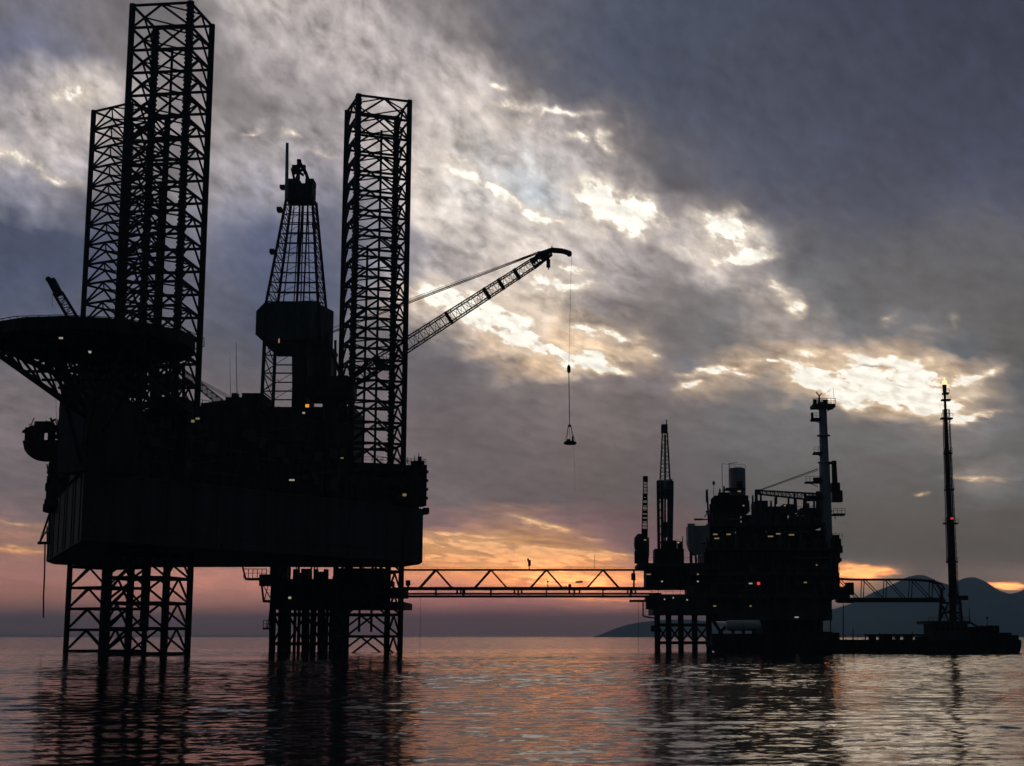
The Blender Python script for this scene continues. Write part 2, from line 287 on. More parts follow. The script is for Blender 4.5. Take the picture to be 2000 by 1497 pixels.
# ------------------------------------------------------------------ mesh builder
class MB:
    def __init__(s): s.v = []; s.f = []
    def add(s, vs, fs):
        b = len(s.v); s.v += [tuple(x) for x in vs]; s.f += [tuple(b + i for i in f) for f in fs]
        s.bits = getattr(s, 'bits', []) + [(vs, fs)]; return s
    def build_each(s, name, m, parent, pipe=None):
        "every piece a part of its own; round pieces take the second name"
        for vs, fs in s.bits:
            MB().add(vs, fs).build(pipe if (pipe and len(vs) != 8) else name, m, parent)
    def tube(s, a, b, r, r2=None, n=6):
        a = Vector(a); b = Vector(b); r2 = r if r2 is None else r2; d = b - a
        if d.length < 1e-6: return s
        d.normalize(); x = d.orthogonal().normalized(); y = d.cross(x)
        vs = []
        for p, rr in ((a, r), (b, r2)):
            for i in range(n):
                t = 2 * math.pi * i / n; vs.append(p + x * rr * math.cos(t) + y * rr * math.sin(t))
        fs = [(i, (i + 1) % n, n + (i + 1) % n, n + i) for i in range(n)] + [tuple(range(n - 1, -1, -1)), tuple(range(n, 2 * n))]
        return s.add(vs, fs)
    def path(s, pts, r, n=6):
        for a, b in zip(pts, pts[1:]): s.tube(a, b, r, None, n)
        return s
    def lathe(s, c, prof, n=16, axis=Vector((0, 0, 1))):
        axis = Vector(axis).normalized(); x = axis.orthogonal().normalized(); y = axis.cross(x); c = Vector(c); vs = []
        for rr, h in prof:
            for i in range(n):
                t = 2 * math.pi * i / n; vs.append(c + axis * h + x * rr * math.cos(t) + y * rr * math.sin(t))
        m = len(prof); fs = [(j*n+i, j*n+(i+1)%n, (j+1)*n+(i+1)%n, (j+1)*n+i) for j in range(m-1) for i in range(n)]
        fs += [tuple(range(n - 1, -1, -1)), tuple(range((m-1)*n, m*n))]
        return s.add(vs, fs)
    def box(s, c, d, rz=0., ax=None):
        c = Vector(c); h = Vector(d) / 2
        if ax is None: ax = (Vector((math.cos(rz), math.sin(rz), 0)), Vector((-math.sin(rz), math.cos(rz), 0)), Vector((0, 0, 1)))
        vs = [c + ax[0]*h.x*i + ax[1]*h.y*j + ax[2]*h.z*k for k in (-1, 1) for j in (-1, 1) for i in (-1, 1)]
        return s.add(vs, [(0,2,3,1),(4,5,7,6),(0,1,5,4),(2,6,7,3),(0,4,6,2),(1,3,7,5)])
    def beam(s, a, b, w, h):
        a = Vector(a); b = Vector(b); d = (b - a); L = d.length
        if L < 1e-6: return s
        d.normalize(); up = Vector((0, 0, 1)) if abs(d.z) < .95 else Vector((0, 1, 0))
        x = d.cross(up).normalized(); y = x.cross(d)
        return s.box((a + b) / 2, (L, w, h), ax=(d, x, y))
    def prism(s, poly, vec):
        vec = Vector(vec); n = len(poly); vs = [Vector(p) for p in poly] + [Vector(p) + vec for p in poly]
        return s.add(vs, [tuple(range(n-1,-1,-1)), tuple(range(n, 2*n))] + [(i, (i+1)%n, n+(i+1)%n, n+i) for i in range(n)])
    def extr(s, plan, z0, z1): return s.prism([(p[0], p[1], z0) for p in plan], (0, 0, z1 - z0))
    def pbox(s, u0, u1, v0, v1, Y, d):
        "box whose front face, at distance Y, spans the given outline; d deep"
        a = pt(u0, (v0+v1)/2, Y); b = pt(u1, (v0+v1)/2, Y)
        return s.box(((a.x+b.x)/2, Y + d/2, (zat(v0, Y)+zat(v1, Y))/2), (abs(b.x-a.x), d, abs(zat(v0, Y)-zat(v1, Y))))
    def rail(s, pts, h=1.1, r=.05, step=1.8, closed=False):
        pts = [Vector(p) for p in pts]
        if closed: pts.append(pts[0])
        for a, b in zip(pts, pts[1:]):
            L = (b - a).length; n = max(1, round(L / step)); up = Vector((0, 0, 1))
            for i in range(n + 1): p = a.lerp(b, i / n); s.tube(p, p + up * h, r, None, 4)
            s.tube(a + up*h, b + up*h, r, None, 4); s.tube(a + up*h*.55, b + up*h*.55, r*.8, None, 4)
        return s
    def lattice(s, a, b, w0, w1, n, rc=.12, rb=.06, up=None, h0=None, h1=None):
        "four-chord lattice girder from a to b"
        a = Vector(a); b = Vector(b); d = (b - a).normalized()
        up = Vector(up) if up is not None else (Vector((0,0,1)) if abs(d.z) < .95 else Vector((0,1,0)))
        x = d.cross(up).normalized(); y = x.cross(d); h0 = w0 if h0 is None else h0; h1 = w1 if h1 is None else h1
        st = []
        for i in range(n + 1):
            t = i / n; p = a.lerp(b, t); ww = (w0*(1-t)+w1*t)/2; hh = (h0*(1-t)+h1*t)/2
            st.append([p + x*ww*q[0] + y*hh*q[1] for q in ((-1,-1),(1,-1),(1,1),(-1,1))])
        for k in range(4): s.tube(st[0][k], st[-1][k], rc, None, 5)
        for i in range(n + 1):
            for k in range(4): s.tube(st[i][k], st[i][(k+1)%4], rb, None, 4)
            if i < n:
                for k in range(4):
                    p, q2 = (k, (k+1)%4) if (i + k) % 2 else ((k+1)%4, k)
                    s.tube(st[i][p], st[i+1][q2], rb, None, 4)
        return s
    def build(s, name, m, parent=None, smooth=False):
        o0 = Vector(ORG.get(parent.name, (0, 0, 0))) if parent else Vector((0, 0, 0))
        me = D.meshes.new(name); me.from_pydata([tuple(Vector(p) - o0) for p in s.v], [], s.f); me.update()
        me.materials.append(m)
        if smooth:
            for p in me.polygons: p.use_smooth = True
        o = D.objects.new(name, me); COL.objects.link(o)
        if parent: o.parent = parent; ORG[o.name] = tuple(o0)
        return o
ORG = {}
def tag(o, label=None, cat=None, group=None, kind=None):
    for k_, v_ in (('label', label), ('category', cat), ('group', group), ('kind', kind)):
        if v_: o[k_] = v_
    return o
def thing(name, loc, label, cat, group=None):
    o = D.objects.new(name, None); COL.objects.link(o); o.location = loc; ORG[o.name] = tuple(loc)
    o.empty_display_size = 2
    return tag(o, label, cat, group)
def solo(mb, name, m, loc, label, cat, group=None, smooth=False):
    "a thing that is one mesh, its origin at loc"
    t = D.objects.new('tmp', None); ORG['__'] = tuple(loc)
    me = D.meshes.new(name); me.from_pydata([tuple(Vector(p) - Vector(loc)) for p in mb.v], [], mb.f); me.update(); me.materials.append(m)
    if smooth:
        for p in me.polygons: p.use_smooth = True
    o = D.objects.new(name, me); COL.objects.link(o); o.location = loc; D.objects.remove(t)
    ORG[o.name] = tuple(loc)
    return tag(o, label, cat, group)
def lamp(u, v, Y, parent, m=None, w_=.5, h_=.35, lab=None, name='floodlight'):
    p = pt(u, v, Y); mb = MB().box(p, (w_, .3, h_))
    o = mb.build(name, m or LAMP_Y, parent)
    if lab: o['label'] = lab
    hb = MB().box(p + Vector((0, .25, h_*.5 + .12)), (w_ + .15, .5, .2)); hb.build('lamp_hood', STEEL, o)
    return o

# ------------------------------------------------------------------ sea
WAVE = (.24, .70)
def water():
    m = D.materials.new('sea_water'); m.use_nodes = True; T = NT(m.node_tree)
    g = T.new('ShaderNodeNewGeometry').outputs['Position']
    mp = T.new('ShaderNodeMapping'); T.put(mp.inputs[0], g); mp.inputs['Scale'].default_value = (1.5, 1.5, 1)
    mp2 = T.new('ShaderNodeMapping'); T.put(mp2.inputs[0], g); mp2.inputs['Scale'].default_value = (.010, .035, 1)
    patch = T.ramp(T.noise(mp2.outputs[0], 1., 4, .55).outputs[0], .36, .66, .55, 1.3)
    slope = None                                    # wave slopes as a sum of swell, chop and ripple
    for sc_, wt in ((.12, .35), (.8, 1.), (2.6, .8)):
        n_ = T.noise(mp.outputs[0], sc_, 2, .5, .3).outputs['Color']
        v_ = T.new('ShaderNodeVectorMath', operation='SUBTRACT'); T.put(v_.inputs[0], n_); v_.inputs[1].default_value = (.5, .5, .5)
        w_ = T.new('ShaderNodeVectorMath', operation='SCALE'); T.put(w_.inputs[0], v_.outputs[0]); w_.inputs['Scale'].default_value = wt
        if slope is None: slope = w_.outputs[0]
        else:
            a_ = T.new('ShaderNodeVectorMath', operation='ADD'); T.put(a_.inputs[0], slope); T.put(a_.inputs[1], w_.outputs[0]); slope = a_.outputs[0]
    sc2 = T.new('ShaderNodeVectorMath', operation='SCALE'); T.put(sc2.inputs[0], slope); T.put(sc2.inputs['Scale'], patch)
    am = T.new('ShaderNodeVectorMath', operation='MULTIPLY'); T.put(am.inputs[0], sc2.outputs[0]); am.inputs[1].default_value = (WAVE[0], WAVE[1], 0)
    gy = T.new('ShaderNodeSeparateXYZ'); T.put(gy.inputs[0], g)
    fs_ = T.new('ShaderNodeVectorMath', operation='SCALE'); T.put(fs_.inputs[0], am.outputs[0]); T.put(fs_.inputs['Scale'], T.ramp(gy.outputs[1], 290, 430, .28, 1.))
    ad = T.new('ShaderNodeVectorMath', operation='ADD'); T.put(ad.inputs[0], fs_.outputs[0]); T.l.new(T.new('ShaderNodeNewGeometry').outputs['Normal'], ad.inputs[1])
    nm = T.new('ShaderNodeVectorMath', operation='NORMALIZE'); T.put(nm.inputs[0], ad.outputs[0])
    b = T.new('ShaderNodeBsdfPrincipled'); b.inputs['Base Color'].default_value = (.006, .009, .011, 1)
    b.inputs['Roughness'].default_value = .09; b.inputs['Specular IOR Level'].default_value = .36; b.inputs['IOR'].default_value = 1.33
    T.l.new(nm.outputs[0], b.inputs['Normal'])
    o = T.new('ShaderNodeOutputMaterial'); T.l.new(b.outputs[0], o.inputs[0]); return m
import numpy as np
def sea_mesh():
    "one sheet: a finely waved part before the camera that runs out into the flat sea reaching the horizon"
    rs = np.random.RandomState(11)
    ys = [30.]
    while ys[-1] < 420: ys.append(ys[-1] + .24 + .00135 * max(0, ys[-1] - 60))
    ys = np.array(ys); nu = 620; us = np.linspace(-.50, .43, nu)
    Yg, Ug = np.meshgrid(ys, us, indexing='ij'); Xg = Ug * Yg
    z = np.zeros_like(Xg); n = 56
    am_ = 1 + .28 * np.sin(Xg*.045 + Yg*.11 + 1.) + .22 * np.sin(Xg*-.08 + Yg*.047 + 2.2) + .16 * np.sin(Xg*.02 - Yg*.031 + .5)
    for i in range(n):
        lam = math.exp(rs.uniform(math.log(1.05), math.log(3.8))); th = rs.normal(math.pi/2 + .25, .50); k = 2*math.pi/lam
        z += (SLOPE * math.sqrt(2. / n) / k) * np.sin(k*(math.cos(th)*Xg + math.sin(th)*Yg) + rs.uniform(0, 6.283))
    z *= am_ * np.clip((420 - Yg) / 120, 0, 1) * np.clip((Yg - 30) / 3, 0, 1) * np.clip((.5 + Ug) / .02, 0, 1) * np.clip((.43 - Ug) / .02, 0, 1)
    ny = len(ys); V = np.stack([Xg, Yg, z], -1).reshape(-1, 3)
    idx = np.arange(ny * nu).reshape(ny, nu)
    q = np.stack([idx[:-1, :-1], idx[:-1, 1:], idx[1:, 1:], idx[1:, :-1]], -1).reshape(-1, 4)
    S = 26000.; b = ny * nu
    V = np.concatenate([V, np.array([(-S,-2000,0),(S,-2000,0),(S,S,0),(-S,S,0)])])
    A_, B_, C_, D_ = idx[0, 0], idx[0, -1], idx[-1, -1], idx[-1, 0]
    q = np.concatenate([q, np.array([(b, b+1, B_, A_), (b+1, b+2, C_, B_), (b+2, b+3, D_, C_), (b+3, b, A_, D_)])])
    me = D.meshes.new('water'); me.vertices.add(len(V)); me.vertices.foreach_set('co', V.astype(np.float32).ravel())
    me.loops.add(q.size); me.loops.foreach_set('vertex_index', q.astype(np.int32).ravel())
    me.polygons.add(len(q)); me.polygons.foreach_set('loop_start', np.arange(0, q.size, 4, dtype=np.int32)); me.polygons.foreach_set('loop_total', np.full(len(q), 4, dtype=np.int32))
    me.polygons.foreach_set('use_smooth', np.ones(len(q), dtype=bool)); me.update(); me.validate()
    me.materials.append(water()); return me
SLOPE = .046
seao = D.objects.new('water', sea_mesh()); COL.objects.link(seao)
tag(seao, 'calm dark sea reflecting the dusk sky', kind='structure')

# ------------------------------------------------------------------ hills
def hills(name, prof, Yc, depth, lab, seed):
    rnd = random.Random(seed); nx, ny = 220, 26
    u0, u1 = prof[0][0], prof[-1][0]; vs = []
    def pv(u):
        for (a, va), (b, vb) in zip(prof, prof[1:]):
            if a <= u <= b: return va + (vb - va) * (u - a) / (b - a)
        return prof[-1][1]
    from mathutils import noise as mn
    for j in range(ny):
        t = j / (ny - 1) * 2 - 1
        for i in range(nx):
            u = u0 + (u1 - u0) * i / (nx - 1); Y = Yc + t * depth
            H = max(0, zat(pv(u), Yc)) ; x = (u - CX) / F * Yc
            bell = (1 - abs(t)) ** 1.1
            n_ = mn.fractal(Vector((x / 900, Y / 1300, seed)), 1., 2., 6)
            z = H * bell * (1 + .25 * n_ * (1 - bell) * 2) + H * .035 * n_ - 6
            vs.append((x * Y / Yc * .5 + x * .5, Y, z))
    fs = [(j*nx+i, j*nx+i+1, (j+1)*nx+i+1, (j+1)*nx+i) for j in range(ny-1) for i in range(nx-1)]
    me = D.meshes.new(name); me.from_pydata(vs, [], fs); me.update()
    for p in me.polygons: p.use_smooth = True
    me.materials.append(FOREST); o = D.objects.new(name, me); COL.objects.link(o)
    return tag(o, lab, kind='structure')
FOREST = mat('forested_slope', (.035, .05, .03), .9, 0, .35, .01, None, False)
hills('mountain', [(1290,1244),(1330,1238),(1450,1216),(1560,1200),(1640,1178),(1665,1170),(1700,1150),(1740,1132),(1765,1119),(1785,1115),(1800,1117),(1822,1128),(1845,1136),(1862,1128),(1878,1120),(1895,1119),(1915,1127),(1940,1145),(1962,1153),(1985,1148),(2010,1138),(2050,1132),(2120,1150),(2300,1200),(2600,1244)], 7200, 1500, 'hazy blue twin-peaked mountain behind the flare tower', 3)
hills('headland', [(1150,1244),(1175,1235),(1200,1224),(1225,1216),(1250,1211),(1290,1207),(1340,1206),(1420,1214),(1500,1225),(1600,1244)], 6200, 700, 'low blue headland behind the production platform legs', 5)
hills('far_coast', [(-400,1244),(-300,1240.5),(0,1240.5),(200,1241),(500,1240.5),(700,1241.5),(800,1244)], 15000, 1200, 'thin grey strip of far coast on the left horizon', 8)

# ================================================================== JACK-UP RIG
ZB, ZT = 17.6, 28.2
c0 = ptz(160, 1055, ZB); cL = ptz(90, 1097, ZB); cR = ptz(825, 1099, ZB)
c0.z = cL.z = cR.z = 0
e = (cR - c0).normalized(); nn = Vector((-e.y, e.x, 0)); LE = (cR - c0).length
fL = (cL - c0).normalized(); nl = Vector((fL.y, -fL.x, 0)); LL = (cL - c0).length
eang = math.atan2(e.y, e.x); lang = math.atan2(fL.y, fL.x)
def H(s, n, z=0): p = c0 + e * s + nn * n; return Vector((p.x, p.y, z))      # along the starboard edge / inwards
def HL(t, n, z=0): p = c0 + fL * t + nl * n; return Vector((p.x, p.y, z))    # along the port edge / inwards
rig = thing('jackup_rig', (-70, 285, 0), 'dark jack-up drilling rig on three tall lattice legs at the left', 'drilling rig')
plan = [HL(2.0, 0), H(2.2, 0), H(LE, 0), (cR + Vector((-1.6, 9, 0))), Vector((-37, 331, 0)), Vector((-66, 329, 0)), Vector((-100, 331, 0)), (cL + Vector((-2.5, 12, 0))), cL]
hb = MB().extr(plan, ZB, ZT)
hull = hb.build('hull', HULL, rig)
st = MB()                                       # vertical stiffeners, rubbing strakes
for i in range(1, 15): st.box(H(LE * i / 15, -.06, (ZB + ZT) / 2), (.22, .12, ZT - ZB - .3), eang)
for t_ in (.07, .2, .26, .41, .47, .62, .78, .84, .93): st.box(HL(LL * t_, -.08, (ZB + ZT) / 2), (.3 + .5 * (int(t_ * 100) % 3 == 0), .2, ZT - ZB - .3), lang)
st.box(H(LE/2, -.12, ZT - .35), (LE - 5, .24, .35), eang); st.box(H(LE/2, -.12, ZB + 2.2), (LE - 5, .2, .2), eang)
st.build('hull_stiffener', HULL, hull)
rl = MB().rail([H(4, .3, ZT), H(LE - .5, .3, ZT)]); rl.rail([HL(4, .3, ZT), HL(LL, .3, ZT)])
rl.build('railing', STEEL, hull)

# ---- legs
DZ = 4.15
def leg(cx, cy, ang, ztop, half=5.3):
    A = [Vector((cx, cy, 0)) + Matrix.Rotation(ang, 3, 'Z') @ Vector((half*a, half*b, 0)) for a, b in ((-1,-1),(1,-1),(1,1),(-1,1))]
    br = MB(); n = int((ztop + 6) / DZ)
    for i in range(n + 1):
        z = ztop - .25 - i * DZ
        P = [Vector((a.x, a.y, z)) for a in A]; Q = [Vector((a.x, a.y, z - DZ)) for a in A]
        M = [(P[k] + P[(k+1) % 4]) / 2 for k in range(4)]
        for k in range(4):
            br.tube(P[k], P[(k+1)%4], .26, None, 6)
            br.tube(M[k], M[(k+1)%4], .16, None, 5)
            if i < n:
                br.tube(Q[k], M[k] - Vector((0,0,.1)), .21, None, 6); br.tube(Q[(k+1)%4], M[k] - Vector((0,0,.1)), .21, None, 6)
    o = br.build('leg', STEEL, rig)
    for a in A:
        c = MB().tube((a.x, a.y, -6), (a.x, a.y, ztop), .54, None, 12)
        d = (a - Vector((cx, cy, 0))).normalized(); t = Vector((-d.y, d.x, 0))
        for sgn in (-1, 1):                     # rack plate with teeth
            c.box(Vector((a.x, a.y, (ztop - 6)/2)) + t * .42 * sgn, (.42, .16, ztop + 6), math.atan2(t.y, t.x))
            z = 30.
            while z < ztop - .3:
                c.box(Vector((a.x, a.y, z)) + t * .70 * sgn, (.18, .2, .35), math.atan2(t.y, t.x)); z += .8
        c.build('chord', STEEL, o)
    return A
def leg_risers(cx, cy, o):
    for dx_, dy_ in ((1.4, -4.6), (-2.2, 4.7)):
        MB().tube((cx + dx_, cy + dy_, 4), (cx + dx_, cy + dy_, 96 + 6 * dx_), .24, None, 8).build('raw_water_pipe', STEEL, o)
LEGS = [(-71.4, 262.0, R(-7), 112.6), (-93.9, 315., R(-29.8), 112.6), (-40.3, 306.2, R(20.7), 111.3)]
for L_ in LEGS:
    leg(*L_); leg_risers(L_[0], L_[1], [o for o in D.objects if o.name.startswith('leg')][-1])

# ---- jacking frames round the legs
def jackhouse(cx, cy, ang, z1, half=7.4, fill=True):
    m = MB(); Rm = Matrix.Rotation(ang, 3, 'Z')
    def w_(x, y, z): p = Rm @ Vector((x, y, 0)); return Vector((cx + p.x, cy + p.y, z))
    for a in (-1, 1):
        for b in (-1, 1):
            m.box(w_(half*a, half*b, (ZT + z1)/2), (3.0, 3.0, z1 - ZT), ang)
            m.box(w_(half*a, half*b, z1 + .4), (2.2, 2.2, .8), ang)
            for k_ in range(4): m.box(w_(half*a, half*b, ZT + 1.5 + k_*(z1-ZT-2)/3.5), (3.5, 3.5, .5), ang)
    for z in (z1 - .7, (ZT + z1)/2 + .6):
        for s_ in (-1, 1):
            m.box(w_(0, half*s_, z), (2*half, 1.1, 1.3), ang); m.box(w_(half*s_, 0, z), (1.1, 2*half, 1.3), ang)
    for s_ in (-1, 1):
        m.tube(w_(-half, half*s_, ZT), w_(half, half*s_, z1-1), .35); m.tube(w_(half, half*s_, ZT), w_(-half, half*s_, z1-1), .35)
        m.tube(w_(half*s_, -half, ZT), w_(half*s_, half, z1-1), .35)
    o = m.build('jacking_frame', STEEL, rig)
    g = MB().rail([w_(-half-1.3, -half-1.3, z1), w_(half+1.3, -half-1.3, z1), w_(half+1.3, half+1.3, z1), w_(-half-1.3, half+1.3, z1)], closed=True)
    g.build('railing', STEEL, o)
jackhouse(-71.4, 262., R(-7), 39.6, 7.6); jackhouse(-93.9, 315., R(-29.8), 41., 7.4); jackhouse(-40.3, 306.2, R(20.7), 36.2, 7.6)

# ---- deckhouse at the bow, under the helideck
def hbox(m, s0, s1, n0, n1, z0, z1): m.box(H((s0+s1)/2, (n0+n1)/2, (z0+z1)/2), (s1-s0, n1-n0, z1-z0), eang)
dh = MB()
hbox(dh, .6, 14, 1.0, 7.2, ZT, 35.4); hbox(dh, 1.6, 13, 1.4, 8.6, 35.4, 39.0)
dh.box(HL(11, 3.6, 33.6), (19, 8.5, 10.8), lang); dh.box(HL(7, 2.8, 41.5), (9, 7, 5), lang)
deckhouse = dh.build('deckhouse', GREY, rig)
wn = MB()
for z in (31., 34.2, 37.4):
    for i in range(6): MB().box(H(3 + i * 1.7, (1.0 if z < 35.4 else 1.4) - .02, z), (.8, .1, .7), eang).build('window', GLASS, deckhouse)
MB().rail([H(.7, 1.1, 39.), H(13, 1.1, 39.)]).build('railing', STEEL, deckhouse)
# forward walkways under the helideck
wk = MB()
for z in (42.3, 45.):
    pass
# ---- helideck (octagon seen from below) with its truss
HZ = 43.6
oct_ = [(-6, 632), (206, 631), (372, 689)]
p0, p1, p2 = [ptz(a, b, HZ) for a, b in oct_]
ctr = Vector((-66.6, 210.4, HZ)); rad = 13.9
ang0 = math.atan2(p1.y - ctr.y, p1.x - ctr.x)
octp = [Vector((ctr.x + rad*math.cos(ang0 + i*math.pi/8), ctr.y + rad*math.sin(ang0 + i*math.pi/8), HZ)) for i in range(16)]
hd = MB().prism(octp, (0, 0, .55))
helideck = hd.build('helideck', STEEL, rig)
fr = MB()
for i in range(16):
    a, b = octp[i], octp[(i+1) % 16]
    fr.beam(a - Vector((0,0,.5)), b - Vector((0,0,.5)), .5, 1.2)
for k_ in range(-4, 5):
    off_ = k_ * 3.1; half_ = math.sqrt(max(rad**2 * .88 - off_**2, 4))
    fr.beam((ctr.x + off_, ctr.y - half_, HZ - .6), (ctr.x + off_, ctr.y + half_, HZ - .6), .35, 1.1)
    fr.beam((ctr.x - half_, ctr.y + off_, HZ - .9), (ctr.x + half_, ctr.y + off_, HZ - .9), .3, .9)
fr.build('deck_girder', STEEL, helideck)
net = MB()
for i in range(16):
    a, b = octp[i], octp[(i+1) % 16]
    oa = (a - ctr).normalized() * 1.5 + Vector((0,0,.35)); ob = (b - ctr).normalized() * 1.5 + Vector((0,0,.35))
    net.tube(a + oa, b + ob, .06, None, 4)
    for k_ in range(5):
        t = k_ / 4; net.tube(a.lerp(b, t), (a + oa).lerp(b + ob, t), .04, None, 4)
    net.tube((a + oa*.5), (b + ob*.5), .03, None, 4)
net.build('safety_net', ROPE, helideck)
tr = MB()                                       # support truss down to the bow
bot = [H(.5, 1.5, 38.8), HL(8, 1.2, 38.8), HL(17, 1.2, 38.8), H(9, 2, 38.8)]
low = [H(-.2, .8, 29.5), HL(9, .3, 30), HL(18, .3, 30.), H(10, .3, 30)]
up_ = []
for a in (-10, -5, 0, 5, 10):
    for b in (-9, -3, 3, 9):
        up_.append(Vector((ctr.x + a, ctr.y + b, HZ - 1.2)))
for a in (-10, -5, 0, 5, 10):
    P = [Vector((ctr.x + a, ctr.y + b, HZ - 1.3)) for b in (-10, -3, 4, 11)]
    Q = [Vector((ctr.x + a * .8, ctr.y + b, HZ - 4.8 + (b + 10) * -.05)) for b in (-3, 4, 11, 20)]
    for i in range(3): tr.tube(P[i], Q[i], .2); tr.tube(Q[i], P[i+1], .18); tr.tube(Q[i], Q[i+1], .26)
    tr.tube(P[0], Q[0], .28); tr.tube(P[3], Q[3], .25)
for b in (-3, 4, 11): tr.tube((ctr.x - 8, ctr.y + b, HZ - 4.9), (ctr.x + 8, ctr.y + b, HZ - 4.9), .2)
def heavy(u0, v0, Y0, u1, v1, Y1, r): tr.tube(pt(u0, v0, Y0), pt(u1, v1, Y1), r)
# raking booms from the bow to the outer edge
for x_ in (-1, 0, 1):
    tr.tube(Vector((ctr.x - 13 + 9*(x_+1), ctr.y - 4, HZ - 1.5)), bot[(x_+1)] - Vector((0,0,2)), .42)
    tr.tube(Vector((ctr.x - 6 + 7*(x_+1), ctr.y + 2, HZ - 1.5)), low[(x_+1)], .3)
heavy(-4, 676, 206, 132, 741, 240, .5); heavy(40, 668, 214, 150, 742, 243, .3); heavy(4, 690, 206, 160, 700, 232, .25)
for i in range(7):
    t = i / 6; A_ = pt(-4, 676, 206).lerp(pt(132, 741, 240), t); B_ = pt(40, 660, 206).lerp(pt(190, 700, 238), t)
    tr.tube(A_, B_, .17); 
    if i < 6: tr.tube(A_, pt(40, 660, 206).lerp(pt(190, 700, 238), t + 1/6), .15)
for i in range(9):
    u = 150 + i * 25; tr.tube(pt(u, 800, 246), pt(u + random.uniform(-14, 14), 694, 234), .22)
    tr.tube(pt(u, 796, 246), pt(u + 25, 745, 242), .16); tr.tube(pt(u + 25, 796, 246), pt(u, 745, 242), .16)
tr.tube(pt(125, 748, 244), pt(372, 745, 244), .3); tr.tube(pt(140, 720, 240), pt(360, 716, 240), .35)
tr.build('support_truss', STEEL, helideck)
bl = MB()                                       # plant rooms between helideck and deckhouse
bl.pbox(130, 215, 736, 812, 244, 8); bl.pbox(215, 262, 705, 765, 241, 7)
bl.pbox(300, 335, 730, 752, 244, 6); bl.pbox(118, 200, 800, 905, 247, 10); bl.pbox(300, 360, 775, 800, 246, 6)
rnd = random.Random(31)
for i in range(34):
    v_ = rnd.uniform(748, 985); u_ = 124 - (v_ - 748) * .13 + (0 if v_ < 900 else -6); bl.pbox(u_ + rnd.uniform(-5, 8), u_ + rnd.uniform(9, 22), v_, v_ + rnd.uniform(5, 16), 244 + (v_ - 748) * .17 + rnd.uniform(0, 3), 3)
bl.build_each('plant_room', STEEL, rig)
lamp(119, 660, 203, rig, LAMP_W, .45, .3); lamp(175, 688, 212, rig, LAMP_W, .4, .3)

# ---- superstructure along the starboard edge
sup = MB()
hbox(sup, 14, 24, .8, 9, ZT, 39.3)
hbox(sup, 24, 44, 1.5, 20, ZT, 41.4); hbox(sup, 33, 40, 1.8, 7, 41.4, 43.6); hbox(sup, 28.5, 31.5, 2, 5, 41.4, 42.6)
hbox(sup, 44, 63.5, 1.5, 20, ZT, 42.6)
hbox(sup, 62, 84, 1.0, 4.5, ZT, 33.4); hbox(sup, 76, 85, .8, 9, ZT, 35.8)
superstructure = sup.build('superstructure', STEEL, rig)
for a_, h_ in (([H(14, .9, 39.3), H(24, .9, 39.3)], 1.1), ([H(24, 1.6, 41.4), H(33, 1.6, 41.4)], 1.1), ([H(44, 1.6, 42.6), H(63.5, 1.6, 42.6)], 1.1), ([H(70, .9, 36.2), H(85, .9, 36.2)], 1.3)):
    MB().rail(a_, h_, .06, 1.6).build('railing', STEEL, superstructure)
pw = MB(); rnd = random.Random(4)               # pipework, ladders and lockers on the outer face
for i in range(46):
    s_ = rnd.uniform(4, 62); z0 = rnd.uniform(28.6, 36); pw.tube(H(s_, .3, z0), H(s_, .3, z0 + rnd.uniform(1.5, 5)), rnd.uniform(.1, .25), None, 6)
for i in range(22):
    s_ = rnd.uniform(4, 52); z0 = rnd.uniform(29.5, 39); pw.tube(H(s_, .1, z0), H(s_ + rnd.uniform(4, 10), .1, z0 + rnd.choice((0, 0, 2.))), rnd.uniform(.1, .22), None, 6)
for i in range(26):
    s_ = rnd.uniform(3, 60); pw.box(H(s_, .2, rnd.uniform(29, 38)), (rnd.uniform(.8, 2.6), 1.2, rnd.uniform(.7, 2.2)), eang)
pw.build_each('equipment_locker', GREY, superstructure, 'pipe')
# antennas and posts on the after end
an = MB()
for u, v0, v1 in ((795, 905, 893), (803, 905, 896), (810, 905, 890), (818, 906, 884), (822, 912, 893)):
    an.tube(pt(u, v0, 300), pt(u, v1, 300), .12, .06)
an.pbox(816, 823, 892, 905, 300, .6)
an.tube(pt(463, 772, 268), pt(461, 668, 268), .07, .04); an.tube(pt(450, 775, 268), pt(449, 700, 268), .05, .03)
an.build('whip_antenna', STEEL, rig)
lr = MB(); lr.tube(pt(826, 998, 303), pt(838, 998, 303), .62, None, 12); lr.tube(pt(822, 1006, 303), pt(836, 1004, 303), .12)
lr.build('life_raft_canister', STEEL, rig)
lamp(375, 823, 254, rig, LAMP_Y, .75, .4); lamp(386, 818, 254, rig, LAMP_Y, .6, .3); lamp(367, 828, 254, rig, LAMP_Y, .25, .2)
lamp(570, 938, 274, rig, LAMP_W, .9, .28); lamp(668, 895, 284, rig, LAMP_Y, .5, .2); lamp(790, 967, 300, rig, LAMP_Y, .7, .5)

